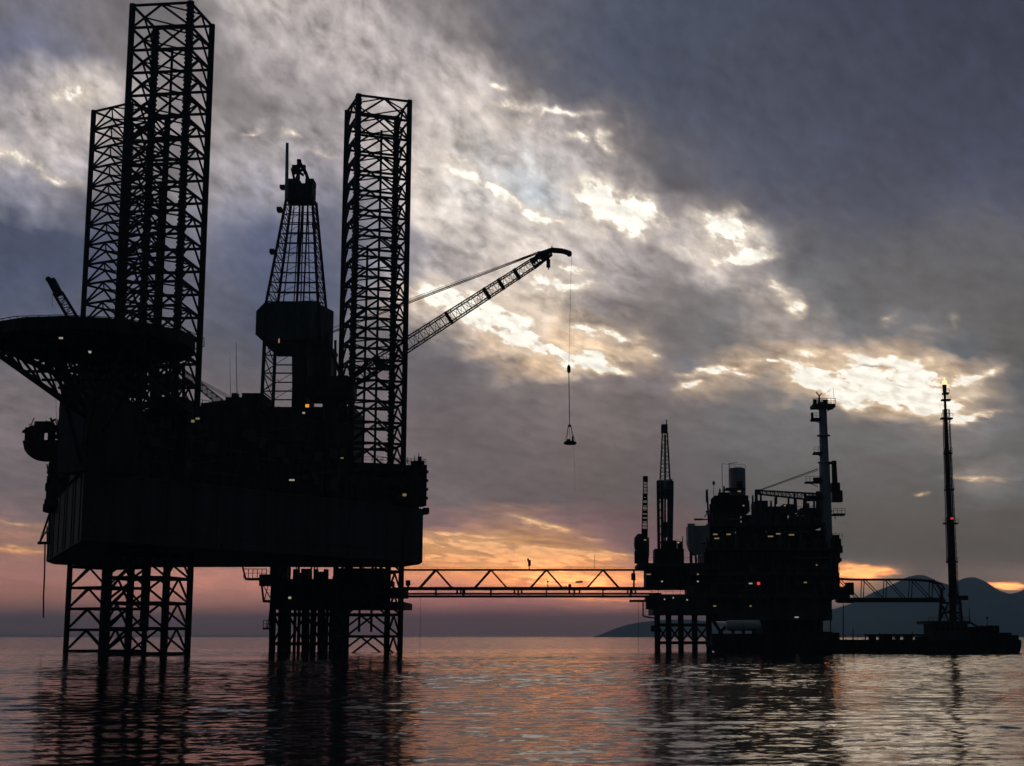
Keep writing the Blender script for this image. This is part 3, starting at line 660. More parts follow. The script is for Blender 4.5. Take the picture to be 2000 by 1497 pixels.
# ---- port side: hanging platforms and stairs
pp = MB()
pp.pbox(96, 132, 905, 930, 284, 5); pp.pbox(90, 140, 930, 985, 290, 6); pp.pbox(86, 104, 975, 1001, 292, 4); pp.pbox(100, 118, 905, 918, 280, 3)
pp.pbox(112, 160, 995, 998, 290, 3); pp.pbox(118, 160, 1012, 1015, 289, 3); pp.pbox(125, 160, 1030, 1036, 288, 3)
for a in ((95, 912, 101, 956), (92, 908, 95, 930), (100, 910, 108, 950)): pp.tube(pt(a[0], a[1], 270), pt(a[2], a[3], 286), .13)
pp.tube(pt(98, 1000, 296), pt(78, 1060, 296), .22); pp.tube(pt(92, 1028, 296), pt(92, 1060, 296), .12); pp.tube(pt(98, 1000, 296), pt(96, 1062, 296), .2)
pp.tube(pt(74, 1061, 296), pt(99, 1061, 296), .28); pp.tube(pt(84, 1040, 296), pt(97, 1044, 296), .12); pp.tube(pt(78, 1060, 296), pt(95, 1030, 296), .1)
for k_ in range(6): pp.tube(pt(132 + 5*k_, 985, 289), pt(128 + 6*k_, 1036, 288), .1)
pp.build('side_platform', STEEL, rig)
vt = MB()
for i in range(5): vt.tube(pt(120 + i*9, 1000 + (i % 2)*4, 286), pt(120 + i*9, 1062 - i*5, 284), .18)
vt.build('vent_pipe', STEEL, rig)

# ================================================================== DERRICK on the jack-up
DY = 333.
der = thing('drilling_derrick', (pt(577, 795, DY).x, DY + 6, 28.2), 'tall tapering derrick with a boxed windwall rising from the jack-up rig', 'derrick')
subs = MB()
subs.pbox(508, 690, 795, 912, 322, 14); subs.pbox(571, 600, 672, 800, 328, 10); subs.pbox(609, 646, 680, 770, 320, 8); subs.tube(pt(605, 660, 326), pt(606, 790, 326), .16); subs.tube(pt(655, 665, 326), pt(655, 790, 326), .3); subs.pbox(600, 668, 735, 775, 312, 10)
subs.pbox(472, 512, 768, 800, 318, 10)
subs.build('substructure', STEEL, der)
zt, zm, zb = zat(375, DY), zat(590, DY), zat(800, DY)
def cor(u0, u1, z, dep, v):
    a = pt(u0, v, DY).x; b = pt(u1, v, DY).x; y0 = DY + (12 - dep)/2
    return [Vector((a, y0, z)), Vector((b, y0, z)), Vector((b, y0 + dep, z)), Vector((a, y0 + dep, z))]
T0 = cor(555, 605, zt, 5.5, 375); T1 = cor(520, 621, zm, 12, 590); T2 = cor(511, 634, zb, 12.5, 800)
ms_ = MB()
def face_frame(A, B, n, r, rb, vert=0, cross=True):
    for k_ in range(4):
        ms_.tube(A[k_], B[k_], r, None, 8)
    for i in range(n + 1):
        t = i / n; P = [A[k_].lerp(B[k_], t) for k_ in range(4)]
        for k_ in range(4): ms_.tube(P[k_], P[(k_+1)%4], rb, None, 5)
        if cross and i < n:
            t2 = (i+1)/n; Q = [A[k_].lerp(B[k_], t2) for k_ in range(4)]
            for k_ in (1, 3):
                ms_.tube(P[k_], Q[(k_+1)%4], rb*.8, None, 4); ms_.tube(P[(k_+1)%4], Q[k_], rb*.8, None, 4)
            for k_ in (0, 2):
                md = (P[k_] + P[(k_+1)%4]) / 2
                if i % 2 == 0: ms_.tube(md, Q[k_], rb*.5, None, 4); ms_.tube(md, Q[(k_+1)%4], rb*.5, None, 4)
    for j in range(1, vert + 1):
        t = j / (vert + 1)
        for k_ in (0, 2): ms_.tube(A[k_].lerp(A[(k_+1)%4], t), B[k_].lerp(B[(k_+1)%4], t), rb*1.1, None, 5)
face_frame(T0, T1, 11, .32, .13, 2)
face_frame(T1, T2, 6, .4, .16, 1)
ms_.tube(((T1[0]+T1[1])/2).lerp((T0[0]+T0[1])/2, 1) + Vector((-.4,3,0)), (T2[0]+T2[1])/2 + Vector((-.6,4,0)), .2)   # drill lines
ms_.tube((T0[0]+T0[1])/2 + Vector((1.4,3,0)), (T1[0]+T1[1])/2 + Vector((1.6,5,0)), .2)
ms_.tube((T0[0]+T0[1])/2 + Vector((.2,3.5,0)), (T1[0]+T1[1])/2 + Vector((.1,5,0)), .3)
ms_.build('mast', STEEL, der)
cw = MB()
cw.pbox(557, 609, 358, 388, DY + 2, 5.5); cw.pbox(546, 556, 361, 367, DY + 2, 2); cw.pbox(563, 584, 349, 362, DY + 3, 4); cw.pbox(596, 612, 349, 360, DY + 3, 4)
cw.build('crown_block', STEEL, der)
cf = MB()
for a in ((584,350,582,312),(600,350,594,326),(582,312,600,345),(584,322,570,330),(570,330,575,352),(570,328,592,342),(582,312,590,324),(590,324,596,340),(574,340,594,330),(578,352,588,318),(603,352,597,335)):
    cf.tube(pt(a[0], a[1], DY+4), pt(a[2], a[3], DY+4), .3); cf.tube(pt(a[0], a[1], DY+6.5), pt(a[2]+1, a[3]+2, DY+6.5), .2)
cf.pbox(580, 587, 311, 320, DY+4, 1.2); cf.pbox(570, 580, 322, 334, DY+4, 1.2); cf.pbox(588, 596, 322, 332, DY + 4, 1.)
cf.build('crown_gantry', STEEL, der)
MB().tube(pt(559.5, 388, DY+1), pt(561, 280, DY+1), .42, .34, 8).build('vent_pole', PALE, der)
ww = MB(); wa = R(-14); wx = Vector((math.cos(wa), math.sin(wa), 0)); wy = Vector((-math.sin(wa), math.cos(wa), 0))
WC = pt(610, 587, DY - 3); zs = {v: zat(v, DY - 3) for v in (587, 602, 648, 661)}
prof_ = [(0, 587), (0, 661), (-11.6, 661), (-13.2, 648), (-13.2, 602), (-11.4, 587)]
ww.prism([Vector((WC.x, DY - 3, zs[v])) + wx * x for x, v in prof_], wy * 12.0)
ww.build('windwall', GREY, der)
mk = MB(); rnd = random.Random(3)                # weathered, unreadable lettering on the windwall
for i in range(9):
    if i == 5: continue
    for (du, dz_, wd_, ht_) in ((0, 0, .22, 1.5), (.5, rnd.choice((-.6, 0, .6)), .45, .25)):
        p_ = Vector((WC.x, DY - 3, 0)) + wx * (-10.2 + i * .95 + du) - wy * .03; mk.box((p_.x, p_.y, zat(623, DY - 3) + dz_), (wd_, .04, ht_), wa)
mk.build('faded_lettering', RED, der)
pf = MB()
for (u, v) in ((543, 408), (529, 490), (612, 440)): MB().pbox(u - 3, u + 6, v - 4, v + 4, DY + 2, 2).build('service_platform', STEEL, der)
pf.pbox(517, 640, 668, 673, DY - 2, 15)
pf.build('service_platform', STEEL, der)
lamp(545, 666, DY - 4, der, LAMP_P, .25, .9, 'dim pink lamp'); lamp(600, 793, 310, der, LAMP_O, .7, .6, 'orange work lamp', 'work_lamp'); lamp(593, 807, 310, der, LAMP_W, .5, .35); lamp(541, 745, DY, der, LAMP_P, .3, .25)

# ================================================================== CRANES on the jack-up
def crane_cab(m, P, w_=4.2):
    m.box(P + Vector((0, 0, 1.6)), (w_, 4.4, 3.2)); m.box(P + Vector((w_*.45, -1.6, 2.4)), (2., 2., 2.4)); m.box(P + Vector((-w_*.75, 0, 1.2)), (2.2, 3.8, 2.))
CYY = 286.
ped = H(0, 0, 0); px = pt(648, 760, CYY)
cr1 = thing('pedestal_crane', (px.x, CYY, ZT), 'big lattice boom crane on the jack-up rig reaching out to the right', 'crane', 'cranes on the jack-up rig')
MB().tube((px.x, CYY, ZT), (px.x, CYY, zat(775, CYY)), 1.5, None, 16).build('pedestal', STEEL, cr1)
cbm = MB(); base = Vector((px.x, CYY, zat(775, CYY))); crane_cab(cbm, base, 5.2); cbm.pbox(622, 690, 742, 775, CYY - 2, 5); cbm.pbox(600, 625, 745, 768, CYY, 4)
cbm.build('machinery_house', STEEL, cr1)
gt = MB(); gA = pt(636, 655, CYY); 
for yy in (-1.6, 1.6):
    gt.tube(base + Vector((-2.6, yy, 2.5)), gA + Vector((0, yy*.4, 0)), .22); gt.tube(base + Vector((2.2, yy, 2.5)), gA + Vector((0, yy*.4, 0)), .22)
gt.tube(gA + Vector((0, -1, 0)), gA + Vector((0, 1, 0)), .35)
gt.build('gantry', STEEL, cr1)
f0 = pt(672, 758, CYY); f1 = pt(730, 716, CYY); f3 = pt(1040, 516, CYY); f4 = pt(1076, 494, CYY)
bm_ = MB(); bm_.lattice(f0, f1, 1.2, 2.4, 5, .22, .11); bm_.lattice(f1, f3, 2.4, 1.6, 30, .13, .055); bm_.lattice(f3, f4, 1.6, .8, 4, .2, .12)
for t in (.03, .16, .47, .71, .80, .9):
    p_ = f1.lerp(f3, t); d_ = (f3 - f1).normalized()
    bm_.box(p_, (.55 if t > .1 else 1.6, 2.5, 2.7 - .9*t), ax=(d_, Vector((0,1,0)), d_.cross(Vector((0,1,0)))))
bm_.build('boom', STEEL, cr1)
jb = MB(); J = [pt(1040, 512, CYY), pt(1055, 497, CYY), pt(1078, 489, CYY), pt(1100, 491, CYY), pt(1114, 496, CYY)]
for a, b in zip(J, J[1:]): jb.beam(a, b, 1.3, .75)
jb.box(J[1] + Vector((.6, 0, -.2)), (2.2, 1.5, 1.2)); jb.tube(J[4] + Vector((-.2,-.5,0)), J[4] + Vector((-.2,.5,0)), .5, None, 10); jb.tube(J[2], J[2] + Vector((0, 0, .8)), .12)
jb.build('boom_head', STEEL, cr1)
hk = MB(); hk.tube(pt(1071, 498, CYY), pt(1071, 508, CYY), .2); hk.box((pt(1071, 515, CYY)), (.75, .6, 1.5)); hk.tube(pt(1071, 520, CYY), pt(1071.5, 527, CYY), .16, .1)
hk.build('hook_block', STEEL, cr1)
pn = MB()
for yy in (-.5, .5): pn.tube(gA + Vector((0, yy, .1)), J[1] + Vector((-.3, yy, .3)), .09, None, 5); pn.tube(gA + Vector((0, yy, .9)), J[1] + Vector((0, yy, .5)), .05, None, 4)
pn.build('pendant_rope', ROPE, cr1)
wl = MB(); tipx = J[4]; hb0 = pt(1111, 720, CYY)
wl.tube(tipx + Vector((.2, 0, -.3)), hb0, .028, None, 5); wl.build('hoist_rope', ROPE, cr1)
hh_ = MB().lathe(hb0 - Vector((0,0,.9)), [(.1,0),(.32,.25),(.36,.7),(.3,1.3),(.1,1.6)], 10); hh_.build('hook_weight', RED, cr1)

bk = thing('personnel_basket', tuple(pt(1113, 866, CYY)), 'small round personnel basket hanging high on a long sling over the sea', 'basket')
sb = MB(); top = pt(1112.5, 832, CYY); b0 = pt(1113.5, 866, CYY)
sb.tube(hb0 - Vector((0,0,.9)), top, .075, None, 6); sb.tube(top - Vector((.3,0,0)), top + Vector((.3,0,0)), .2, None, 8); sb.build('sling', ROPE, bk)
rg = MB()
for i in range(8):
    t = 2*math.pi*i/8; rg.tube(top + Vector((.25*math.cos(t), .25*math.sin(t), 0)), b0 + Vector((.95*math.cos(t), .95*math.sin(t), .2)), .05, None, 4)
rg.build('rope_netting', ROPE, bk)
MB().lathe(b0, [(1.0,-.25),(1.2,-.15),(1.2,.15),(.8,.4)], 16).build('ring_float', STEEL, bk)
MB().box(b0 + Vector((-.3, 0, .5)), (.7, .6, .5)).build('cargo_bundle', STEEL, bk)
MB().tube(b0 + Vector((.5, 0, .3)), b0 + Vector((.5, 0, 1.3)), .2, .16, 8).build('kit_bag', STEEL, bk)
solo(MB().path([b0 + Vector((.6, 0, -.2)), pt(1122, 900, CYY), pt(1123, 960, CYY)], .018, 4), 'tag_line', ROPE, tuple(b0 + Vector((.6,0,-.2))), 'thin tag line trailing below the hanging personnel basket', 'rope')

# port crane with its short dark boom
Yp = 299.
cr2 = thing('pedestal_crane', (pt(205, 740, Yp).x, Yp, ZT), 'small crane behind the helideck with its boom raised to the left', 'crane', 'cranes on the jack-up rig')
bb = pt(205, 730, Yp)
MB().tube((bb.x, Yp, ZT), bb, 1.2, None, 14).build('pedestal', STEEL, cr2)
m_ = MB(); crane_cab(m_, bb, 3.6); m_.build('machinery_house', STEEL, cr2)
m_ = MB(); g0, g1, g2 = pt(196, 712, Yp), pt(113, 572, Yp), pt(100, 547, Yp)
m_.lattice(g0, g1, 1.9, 1.5, 16, .17, .07); m_.build('boom', STEEL, cr2)
m_ = MB(); dd = (g2 - g1).normalized(); m_.beam(g1 - dd*.6, g2, 1.3, 1.5); m_.tube(g2 + Vector((-.5,-.3,.1)), g2 + Vector((-.5,.3,.1)), .55, None, 10); m_.build('boom_head', STEEL, cr2)
MB().tube(g1 + Vector((-1.1, 0, 0)), pt(102, 600, Yp), .04, None, 4).build('hoist_rope', ROPE, cr2)
# crane with its boom lowered beside the forward leg
Ym = 290.
cr3 = thing('pedestal_crane', (pt(455, 790, Ym).x, Ym, ZT), 'pale crane with boom inclined left in the gap between forward leg and derrick', 'crane', 'cranes on the jack-up rig')
MB().tube((pt(455, 790, Ym).x, Ym, ZT), pt(455, 790, Ym), 1.2, None, 14).build('pedestal', STEEL, cr3)
m_ = MB(); m_.pbox(440, 478, 776, 796, Ym, 4); m_.pbox(478, 512, 770, 800, Ym, 4); m_.pbox(452, 463, 768, 778, Ym, 2); m_.build('machinery_house', STEEL, cr3)
m_ = MB(); m_.lattice(pt(432, 788, Ym), pt(330, 706, Ym), 1.3, 1.1, 22, .12, .06, None, 1.3, 1.1); m_.build('boom', PALE, cr3)
m_ = MB()
for k_ in range(3): m_.tube(pt(452, 776 + 3*k_, Ym), pt(335, 712 + k_, Ym), .06, None, 4)
m_.build('pendant_rope', ROPE, cr3)

# ================================================================== LIFEBOAT on davits
Yl = 262.
lb = thing('lifeboat', tuple(pt(92, 908, Yl)), 'dark covered lifeboat hung in a davit frame off the rig port side', 'lifeboat')
c_ = pt(94, 872, Yl)
bh = MB(); nL, nR = 18, 14; L2 = 4.4
vs, fs = [], []
for i in range(nL + 1):
    t = -1 + 2*i/nL; wd = 1.6 * (1 - abs(t)**2.8)**.6 + .05; kz = -3.5 * (1 - abs(t)**2.3)**.55 - .05; x = t * L2
    for j in range(nR + 1):
        a = math.pi * j / nR; vs.append(c_ + Vector((x, -math.cos(a) * wd, .9 + kz * math.sin(a)**.8)))
for i in range(nL):
    for j in range(nR): q0 = i*(nR+1)+j; fs.append((q0, q0+1, q0+nR+2, q0+nR+1))
bh.add(vs, fs)
for i in range(nL):                                    # deck
    q0 = len(bh.v) - (nL+1)*(nR+1)
bh.add([vs[i*(nR+1)] for i in range(nL+1)] + [vs[i*(nR+1)+nR] for i in range(nL+1)], [(i, i+1, nL+2+i, nL+1+i) for i in range(nL)])
bh.build('boat_hull', ORANGE, lb, True)
cn = MB(); cn.prism([c_ + Vector((x, -1.3, z)) for x, z in ((-4.2, 2.2), (4.6, 2.8), (4.6, 3.2), (-.5, 3.6), (-2.6, 3.4), (-4.0, 2.6))], (0, 2.6, 0)); 
for x in (-3.4, -1.4, .5, 2.2, 3.6): cn.box(c_ + Vector((x, 0, 2.)), (.55, 2.4, 2.2))
cn.box(c_ + Vector((-2.4, 0, 1.8)), (1.9, 2.4, 1.6)); cn.box(c_ + Vector((-1, 0, 3.8)), (2.6, 1.6, .8))
rnd = random.Random(12)
for i in range(9): cn.box(c_ + Vector((rnd.uniform(-2.6, 4.2), rnd.uniform(-1, 1), rnd.uniform(3.2, 3.9))), (rnd.uniform(.3, 1.1), .8, rnd.uniform(.3, .9)))
for i in range(9):
    p_ = c_ + Vector((rnd.uniform(-3.8, 4.4), rnd.uniform(-1, 1), 3.)); cn.tube(p_, p_ + Vector((rnd.uniform(-.8, .8), 0, rnd.uniform(.8, 2.0))), .09)
cn.build('canopy', STEEL, lb)
dv = MB()
dv.tube(c_ + Vector((-4.4, 1.6, 2.6)), c_ + Vector((5, 1.6, 3.2)), .3); dv.tube(c_ + Vector((-3.9, 1.6, 2.6)), c_ + Vector((-4.5, 1.6, 1.2)), .12)
for x in (-2.3, 2.6): dv.tube(c_ + Vector((x, 1.6, 3.)), c_ + Vector((x + 2.5, 2.5, 5.)), .2); dv.tube(c_ + Vector((x, 0, 3.)), c_ + Vector((x, 1.6, 4.2)), .15)
dv.tube(c_ + Vector((.6, 1, 3.4)), c_ + Vector((-.2, 1, 5.)), .2); dv.tube(c_ + Vector((1., 1, 3.4)), c_ + Vector((1.4, 1, 5.)), .15); dv.rail([c_ + Vector((-4, 1.6, 3)), c_ + Vector((4.6, 1.6, 3.4))], 1., .05, 1.4)
dv.tube(c_ + Vector((.3, 1.2, -2.6)), c_ + Vector((2, 3, -7.5)), .16); dv.tube(c_ + Vector((1.5, 1.2, -2.6)), c_ + Vector((2.8, 3, -7.5)), .12)
dv.build('davit', STEEL, lb)
lamp(128, 868, 256, lb, LAMP_Y, .5, .4)

for (pts_, Y_, lab_) in (([(88, 1062), (87, 1120), (85, 1165), (85, 1207)], 296, 'thick hose hanging in the air below the rig port side platform'),
                         ([(109, 738), (109.5, 800), (111, 832)], 258, 'thin line hanging from the helideck truss above the lifeboat'),
                         ([(821, 1166), (820.5, 1220), (820, 1281)], 331, 'thin rope hanging from the left end of the footbridge to the sea'),
                         ([(1248, 1166), (1247, 1220), (1247, 1276)], 331, 'thin rope hanging from the right end of the footbridge to the sea')):
    P_ = [pt(u, v, Y_) for u, v in pts_]
    hose = 'hose' in lab_
    solo(MB().path(P_, .16 if hose else .035, 6), 'hanging_hose' if hose else 'hanging_rope', ROPE, tuple(P_[0]), lab_, 'hose' if hose else 'rope')

# ================================================================== WELLHEAD PLATFORM under the derrick
Yw = 334.
wp = thing('wellhead_platform', (pt(610, 1280, Yw).x, Yw + 7, 0), 'low steel wellhead jacket standing in the sea beneath the rig derrick', 'platform', 'fixed platforms')
lg = MB()
for r_, yy in enumerate((Yw, Yw + 13)):
    us = (533, 561, 597, 628, 668)
    for i, u in enumerate(us):
        a = pt(u, 1180, yy); b = pt(u - (2 if i == 0 else 0), 1290, yy); b.z = -5
        l_ = MB().tube(b, a, .85 if i in (1, 2, 3) else .7, None, 12); l_.build('leg', STEEL, wp)
    for zz in (1.6, 7.8):
        lg.tube((pt(533, 1250, yy).x, yy, zz), (pt(668, 1250, yy).x, yy, zz), .35)
    for a_, b_ in ((533, 561), (561, 597), (597, 628), (628, 668)):
        lg.tube((pt(a_, 1250, yy).x, yy, 1.6), (pt(b_, 1250, yy).x, yy, 7.8), .25)
        lg.tube((pt(b_, 1250, yy).x, yy, 1.6), (pt(a_, 1250, yy).x, yy, 7.8), .25)
for u in (545, 551, 575, 583, 608, 614, 638, 645, 652, 660, 676): lg.tube((pt(u, 1250, Yw+6).x, Yw+6, -4), (pt(u, 1250, Yw+6).x, Yw+6, 10), .38)
lg.build('jacket_brace', STEEL, wp)
dk = MB(); dk.pbox(527, 788, 1176, 1190, Yw - 3, 18); dk.pbox(524, 752, 1131, 1140, Yw - 3, 18); dk.pbox(528, 690, 1140, 1178, Yw, 12); dk.pbox(650, 750, 1110, 1176, Yw + 1, 11); dk.pbox(527, 560, 1107, 1131, Yw+2, 5); dk.pbox(746, 790, 1148, 1168, Yw - 3, 8)
dk.build('deck', STEEL, wp)
eq = MB(); rnd = random.Random(9)
for i in range(26):
    u = rnd.uniform(530, 745); eq.pbox(u, u + rnd.uniform(5, 16), 1131 - rnd.uniform(4, 20), 1131, Yw + rnd.uniform(-2, 9), 2)
for i in range(18):
    u = rnd.uniform(530, 740); eq.tube(pt(u, 1190, Yw), pt(u, 1107, Yw), .16)
for u in (572, 592, 612, 632): eq.pbox(u, u + 7, 1112, 1133, Yw - 1, 2)
eq.build_each('wellhead_equipment', STEEL, wp, 'riser_pipe')
ss = MB(); ss.pbox(478, 515, 1129, 1133, Yw, 4); ss.rail([pt(476, 1130, Yw), pt(520, 1130, Yw)], 2., .1, 1.0); ss.tube(pt(474, 1108, Yw), pt(480, 1132, Yw), .22)
ss.pbox(513, 529, 1172, 1177, Yw, 3); ss.tube(pt(510, 1132, Yw), pt(515, 1176, Yw), .25); ss.tube(pt(526, 1135, Yw), pt(516, 1174, Yw), .12); ss.tube(pt(512, 1140, Yw), pt(528, 1168, Yw), .12); ss.pbox(506, 528, 1122, 1145, Yw+1, 2)
ss.pbox(513, 530, 1226, 1230, Yw, 2); ss.rail([pt(514, 1227, Yw), pt(528, 1227, Yw)], 1.6, .09, .8); ss.tube(pt(527, 1192, Yw), pt(523, 1226, Yw), .12)
ss.build('stair_landing', STEEL, wp)
lamp(566, 1168, Yw - 4, wp, LAMP_W, .55, .45, 'bright white lamp'); 

# ================================================================== FOOTBRIDGES
def bridge(name, u0, u1, vt, vb, vlow, Y, apex, hw, label, arch=False, group='footbridges'):
    a = pt((u0+u1)/2, vb, Y); o = thing(name, (a.x, Y, zat(vlow, Y)), label, 'footbridge', group)
    m = MB(); zt_, zb_, zl_ = zat(vt, Y), zat(vb, Y), zat(vlow, Y)
    def X(u, z): return (u - CX)/F*(Y*math.cos(TILT) + (z-EYE)*math.sin(TILT))
    for yy in (Y, Y + 3.2):
        m2 = MB()
        m.beam((X(u0, zb_), yy, zb_), (X(u1, zb_), yy, zb_), .35, .55)
        if vlow != vb: m.beam((X(u0, zl_), yy, zl_), (X(u1, zl_), yy, zl_), .4, .42)
        if not arch:
            m.beam((X(u0, zt_), yy, zt_), (X(u1, zt_), yy, zt_), .28, .28)
        for ua in apex:
            if arch:
                m.tube((X(ua, zt_), yy, zt_), (X(ua - 2, zb_), yy, zb_), .11, None, 6); m.tube((X(ua + 2, zt_), yy, zt_), (X(min(ua + hw, u1), zb_), yy, zb_), .11, None, 6)
            else:
                m.tube((X(ua, zt_), yy, zt_), (X(ua - hw, zb_), yy, zb_), .17, None, 6); m.tube((X(ua, zt_), yy, zt_), (X(ua + hw, zb_), yy, zb_), .17, None, 6)
                m.tube((X(ua, zb_), yy, zb_), (X(ua, zl_), yy, zl_), .13, None, 6); m.tube((X(ua + 54, zb_), yy, zb_), (X(ua + 54, zl_), yy, zl_), .13, None, 6)
    if arch:
        for yy in (Y, Y + 3.2):
            pts_ = [(u0, vt - 2), (u0 + 30, vt), (u1 - 60, vt), (u1 - 25, vt + 3), (u1 - 8, vt + 9), (u1, vt + 20)]
            m.path([Vector((X(u, zat(v, Y)), yy, zat(v, Y))) for u, v in pts_], .2)
    xs = X(u0, zb_); xe = X(u1, zb_); k_ = int((xe - xs) / 3)
    for i in range(k_ + 1):
        x = xs + (xe - xs)*i/k_; m.tube((x, Y, zb_), (x, Y + 3.2, zb_), .12, None, 5)
        m.tube((x, Y, zl_), (x, Y + 3.2, zl_), .1, None, 5)
        if not arch: m.tube((x, Y, zt_), (x, Y + 3.2, zt_), .08, None, 5)
    m.build('truss', STEEL, o)
    d = MB().box(((xs+xe)/2, Y + 1.6, zb_ + .34), (xe - xs, 1.6, .08)); d.build('walkway', GREY, o)
    p = MB()
    for yy, r_ in ((Y + .7, .16), (Y + 1.5, .22), (Y + 2.3, .14)): p.tube((xs, yy, zl_ + .55), (xe, yy, zl_ + .55), r_)
    p.build('pipeline', GREY, o)
    return o, X, zt_, zb_
b1, X1, z1t, z1b = bridge('footbridge', 786, 1292, 1113, 1150, 1165, 329., (850, 958, 1067, 1178), 33, 'long steel truss footbridge linking the wellhead jacket to the production platform')
hr = MB(); hr.rail([(X1(790, z1t), 329, z1t + .1), (X1(1245, z1t), 329, z1t + .1)], .45, .035, 3.5); hr.build('handrail', STEEL, b1)
g = MB(); g.tube(pt(1034, 1112, 330), pt(1032, 1096, 330), .1); g.box(pt(1034, 1100, 330), (.55, .5, 1.3)); g.tube(pt(1032, 1097, 330), pt(1031, 1091, 330), .2); g.build('signal_post', STEEL, b1)
g = MB(); g.box(pt(797, 1139, 330), (.9, .8, 1.1)); g.tube(pt(797, 1134, 330), pt(797, 1148, 330), .25); g.build('junction_box', STEEL, b1); g = MB(); g.box(pt(1237, 1127, 330), (.9, .8, 1.5)); g.tube(pt(1238, 1112, 330), pt(1238, 1150, 330), .2); g.build('junction_box', STEEL, b1)
g = MB(); g.tube(pt(1070, 1136, 330), pt(1070, 1150, 330), .1); g.box(pt(1070, 1136, 330), (.4,.4,.35)); g.beam(pt(1124, 1137, 330), pt(1138, 1137, 330), .4, .35); g.box(pt(1113, 1146, 330), (.6,.5,1.)); g.box(pt(1105, 1148, 330), (.6,.5,.5)); g.tube(pt(1161, 1084, 331), pt(1161, 1112, 331), .05, None, 4)
for u in (893, 900, 907, 1005, 1012, 1019, 1112, 1122, 1132, 1226, 1234, 1241): g.box(pt(u, 1157, 330), (.35, 1.2, .9))
g.build('pipe_support', STEEL, b1)
bridge('footbridge', 1636, 1846, 1132, 1174, 1174, 352., (1640, 1688, 1732, 1782, 1822), 42, 'shorter bowed footbridge running from the production platform to the flare tower', True)

# ================================================================== PRODUCTION PLATFORM
YP = 330.
pr = thing('production_platform', (pt(1450, 1260, YP).x, YP + 12, 0), 'crowded dark production platform on tubular legs right of the footbridge', 'platform', 'fixed platforms')
for yy in (YP + 2, YP + 20):
    for u in (1284, 1306, 1330, 1357, 1385):
        MB().tube((pt(u, 1250, yy).x, yy, -5), (pt(u, 1250, yy).x, yy, 8.6), .62, None, 12).build('leg', STEEL, pr)
for yy in (YP + 2, YP + 20):
    for u in (1500, 1530, 1562, 1590):
        MB().tube((pt(u, 1250, yy).x, yy, -5), (pt(u, 1250, yy).x, yy, 8.6), .85, None, 12).build('leg', STEEL, pr)
jb = MB()
for yy in (YP + 2, YP + 20):
    for zz in (1.8, 5.6):
        jb.tube((pt(1284, 1250, yy).x, yy, zz), (pt(1385, 1250, yy).x, yy, zz), .3)
    for a_, b_ in ((1284, 1306), (1306, 1330), (1330, 1357), (1357, 1385)):
        jb.tube((pt(a_, 1250, yy).x, yy, 1.8), (pt(b_, 1250, yy).x, yy, 5.6), .2); jb.tube((pt(b_, 1250, yy).x, yy, 1.8), (pt(a_, 1250, yy).x, yy, 5.6), .2)
    jb.tube((pt(1385, 1250, yy).x, yy, 8), (pt(1420, 1250, yy).x, yy, 2.0), .35); jb.tube((pt(1395, 1250, yy).x, yy, 2.5), (pt(1440, 1250, yy).x, yy, 8.), .3)
    for zz in (2.5, 7.): jb.tube((pt(1500, 1250, yy).x, yy, zz), (pt(1590, 1250, yy).x, yy, zz), .4)
jb.pbox(1490, 1602, 1212, 1246, YP + 3, 14)
jb.build('jacket_brace', STEEL, pr)
dks = MB()
dks.pbox(1270, 1660, 1161, 1168, YP - 2, 26); dks.pbox(1276, 1400, 1170, 1200, YP, 22); dks.pbox(1400, 1625, 1168, 1212, YP, 22); dks.pbox(1595, 1606, 1212, 1246, YP+2, 3)
dks.pbox(1350, 1640, 1118, 1124, YP - 1, 24); dks.pbox(1378, 1632, 1070, 1075, YP, 22); dks.pbox(1384, 1612, 1021, 1027, YP + 1, 20); dks.pbox(1246, 1380, 1100, 1108, YP, 18)
dks.pbox(1230, 1275, 1172, 1176, YP, 3)
dks.build('deck', GREY, pr)
md = MB()
md.pbox(1262, 1372, 1106, 1150, YP + 5, 12); md.pbox(1350, 1640, 1124, 1162, YP + 2, 20); md.pbox(1376, 1634, 1075, 1120, YP + 3, 18)
for a_, b_, v_ in ((1362, 1436, 1030), (1442, 1496, 1034), (1503, 1558, 1029), (1563, 1612, 1036)): md.pbox(a_, b_, v_, 1072, YP + 4, 5)
for a_, b_, v_ in ((1392, 1446, 1000), (1452, 1484, 1006), (1490, 1538, 1001), (1545, 1574, 1008), (1582, 1602, 1002)): md.pbox(a_, b_, v_, 1023, YP + 5, 4)
md.pbox(1440, 1610, 1040, 1072, YP + 12, 5)
for u in (1388, 1412, 1439, 1470, 1499, 1530, 1560, 1606): md.pbox(u, u + 4, 1024, 1072, YP + 3, 1.2); md.pbox(1396, 1462, 968, 1002, YP + 5, 10)
md.pbox(1476, 1500, 978, 1002, YP + 5, 8); md.pbox(1530, 1556, 985, 1002, YP + 5, 8); md.pbox(1566, 1604, 992, 1002, YP + 5, 8); md.pbox(1500, 1530, 990, 1002, YP+6, 6)
md.build('process_module', STEEL, pr)
cl_ = MB(); rnd = random.Random(21)
lv = [(1150, 1162), (1108, 1124), (1060, 1075), (1012, 1026), (992, 1004)]
for i in range(110):
    a_, b_ = rnd.choice(lv[:4]); lo, hi = (1340, 1636) if b_ > 1100 else ((1380, 1630) if b_ > 1060 else (1465, 1600))
    u = rnd.uniform(lo, hi)
    if rnd.random() < .5: cl_.pbox(u, u + rnd.uniform(3, 14), b_ - rnd.uniform(6, 24), b_, YP - 1.5 + rnd.uniform(0, 2), 1.4)
    else: p = pt(u, b_, YP - 1); cl_.tube(p, p + Vector((0, 0, rnd.uniform(1.5, 5))), rnd.uniform(.12, .4), None, 8)
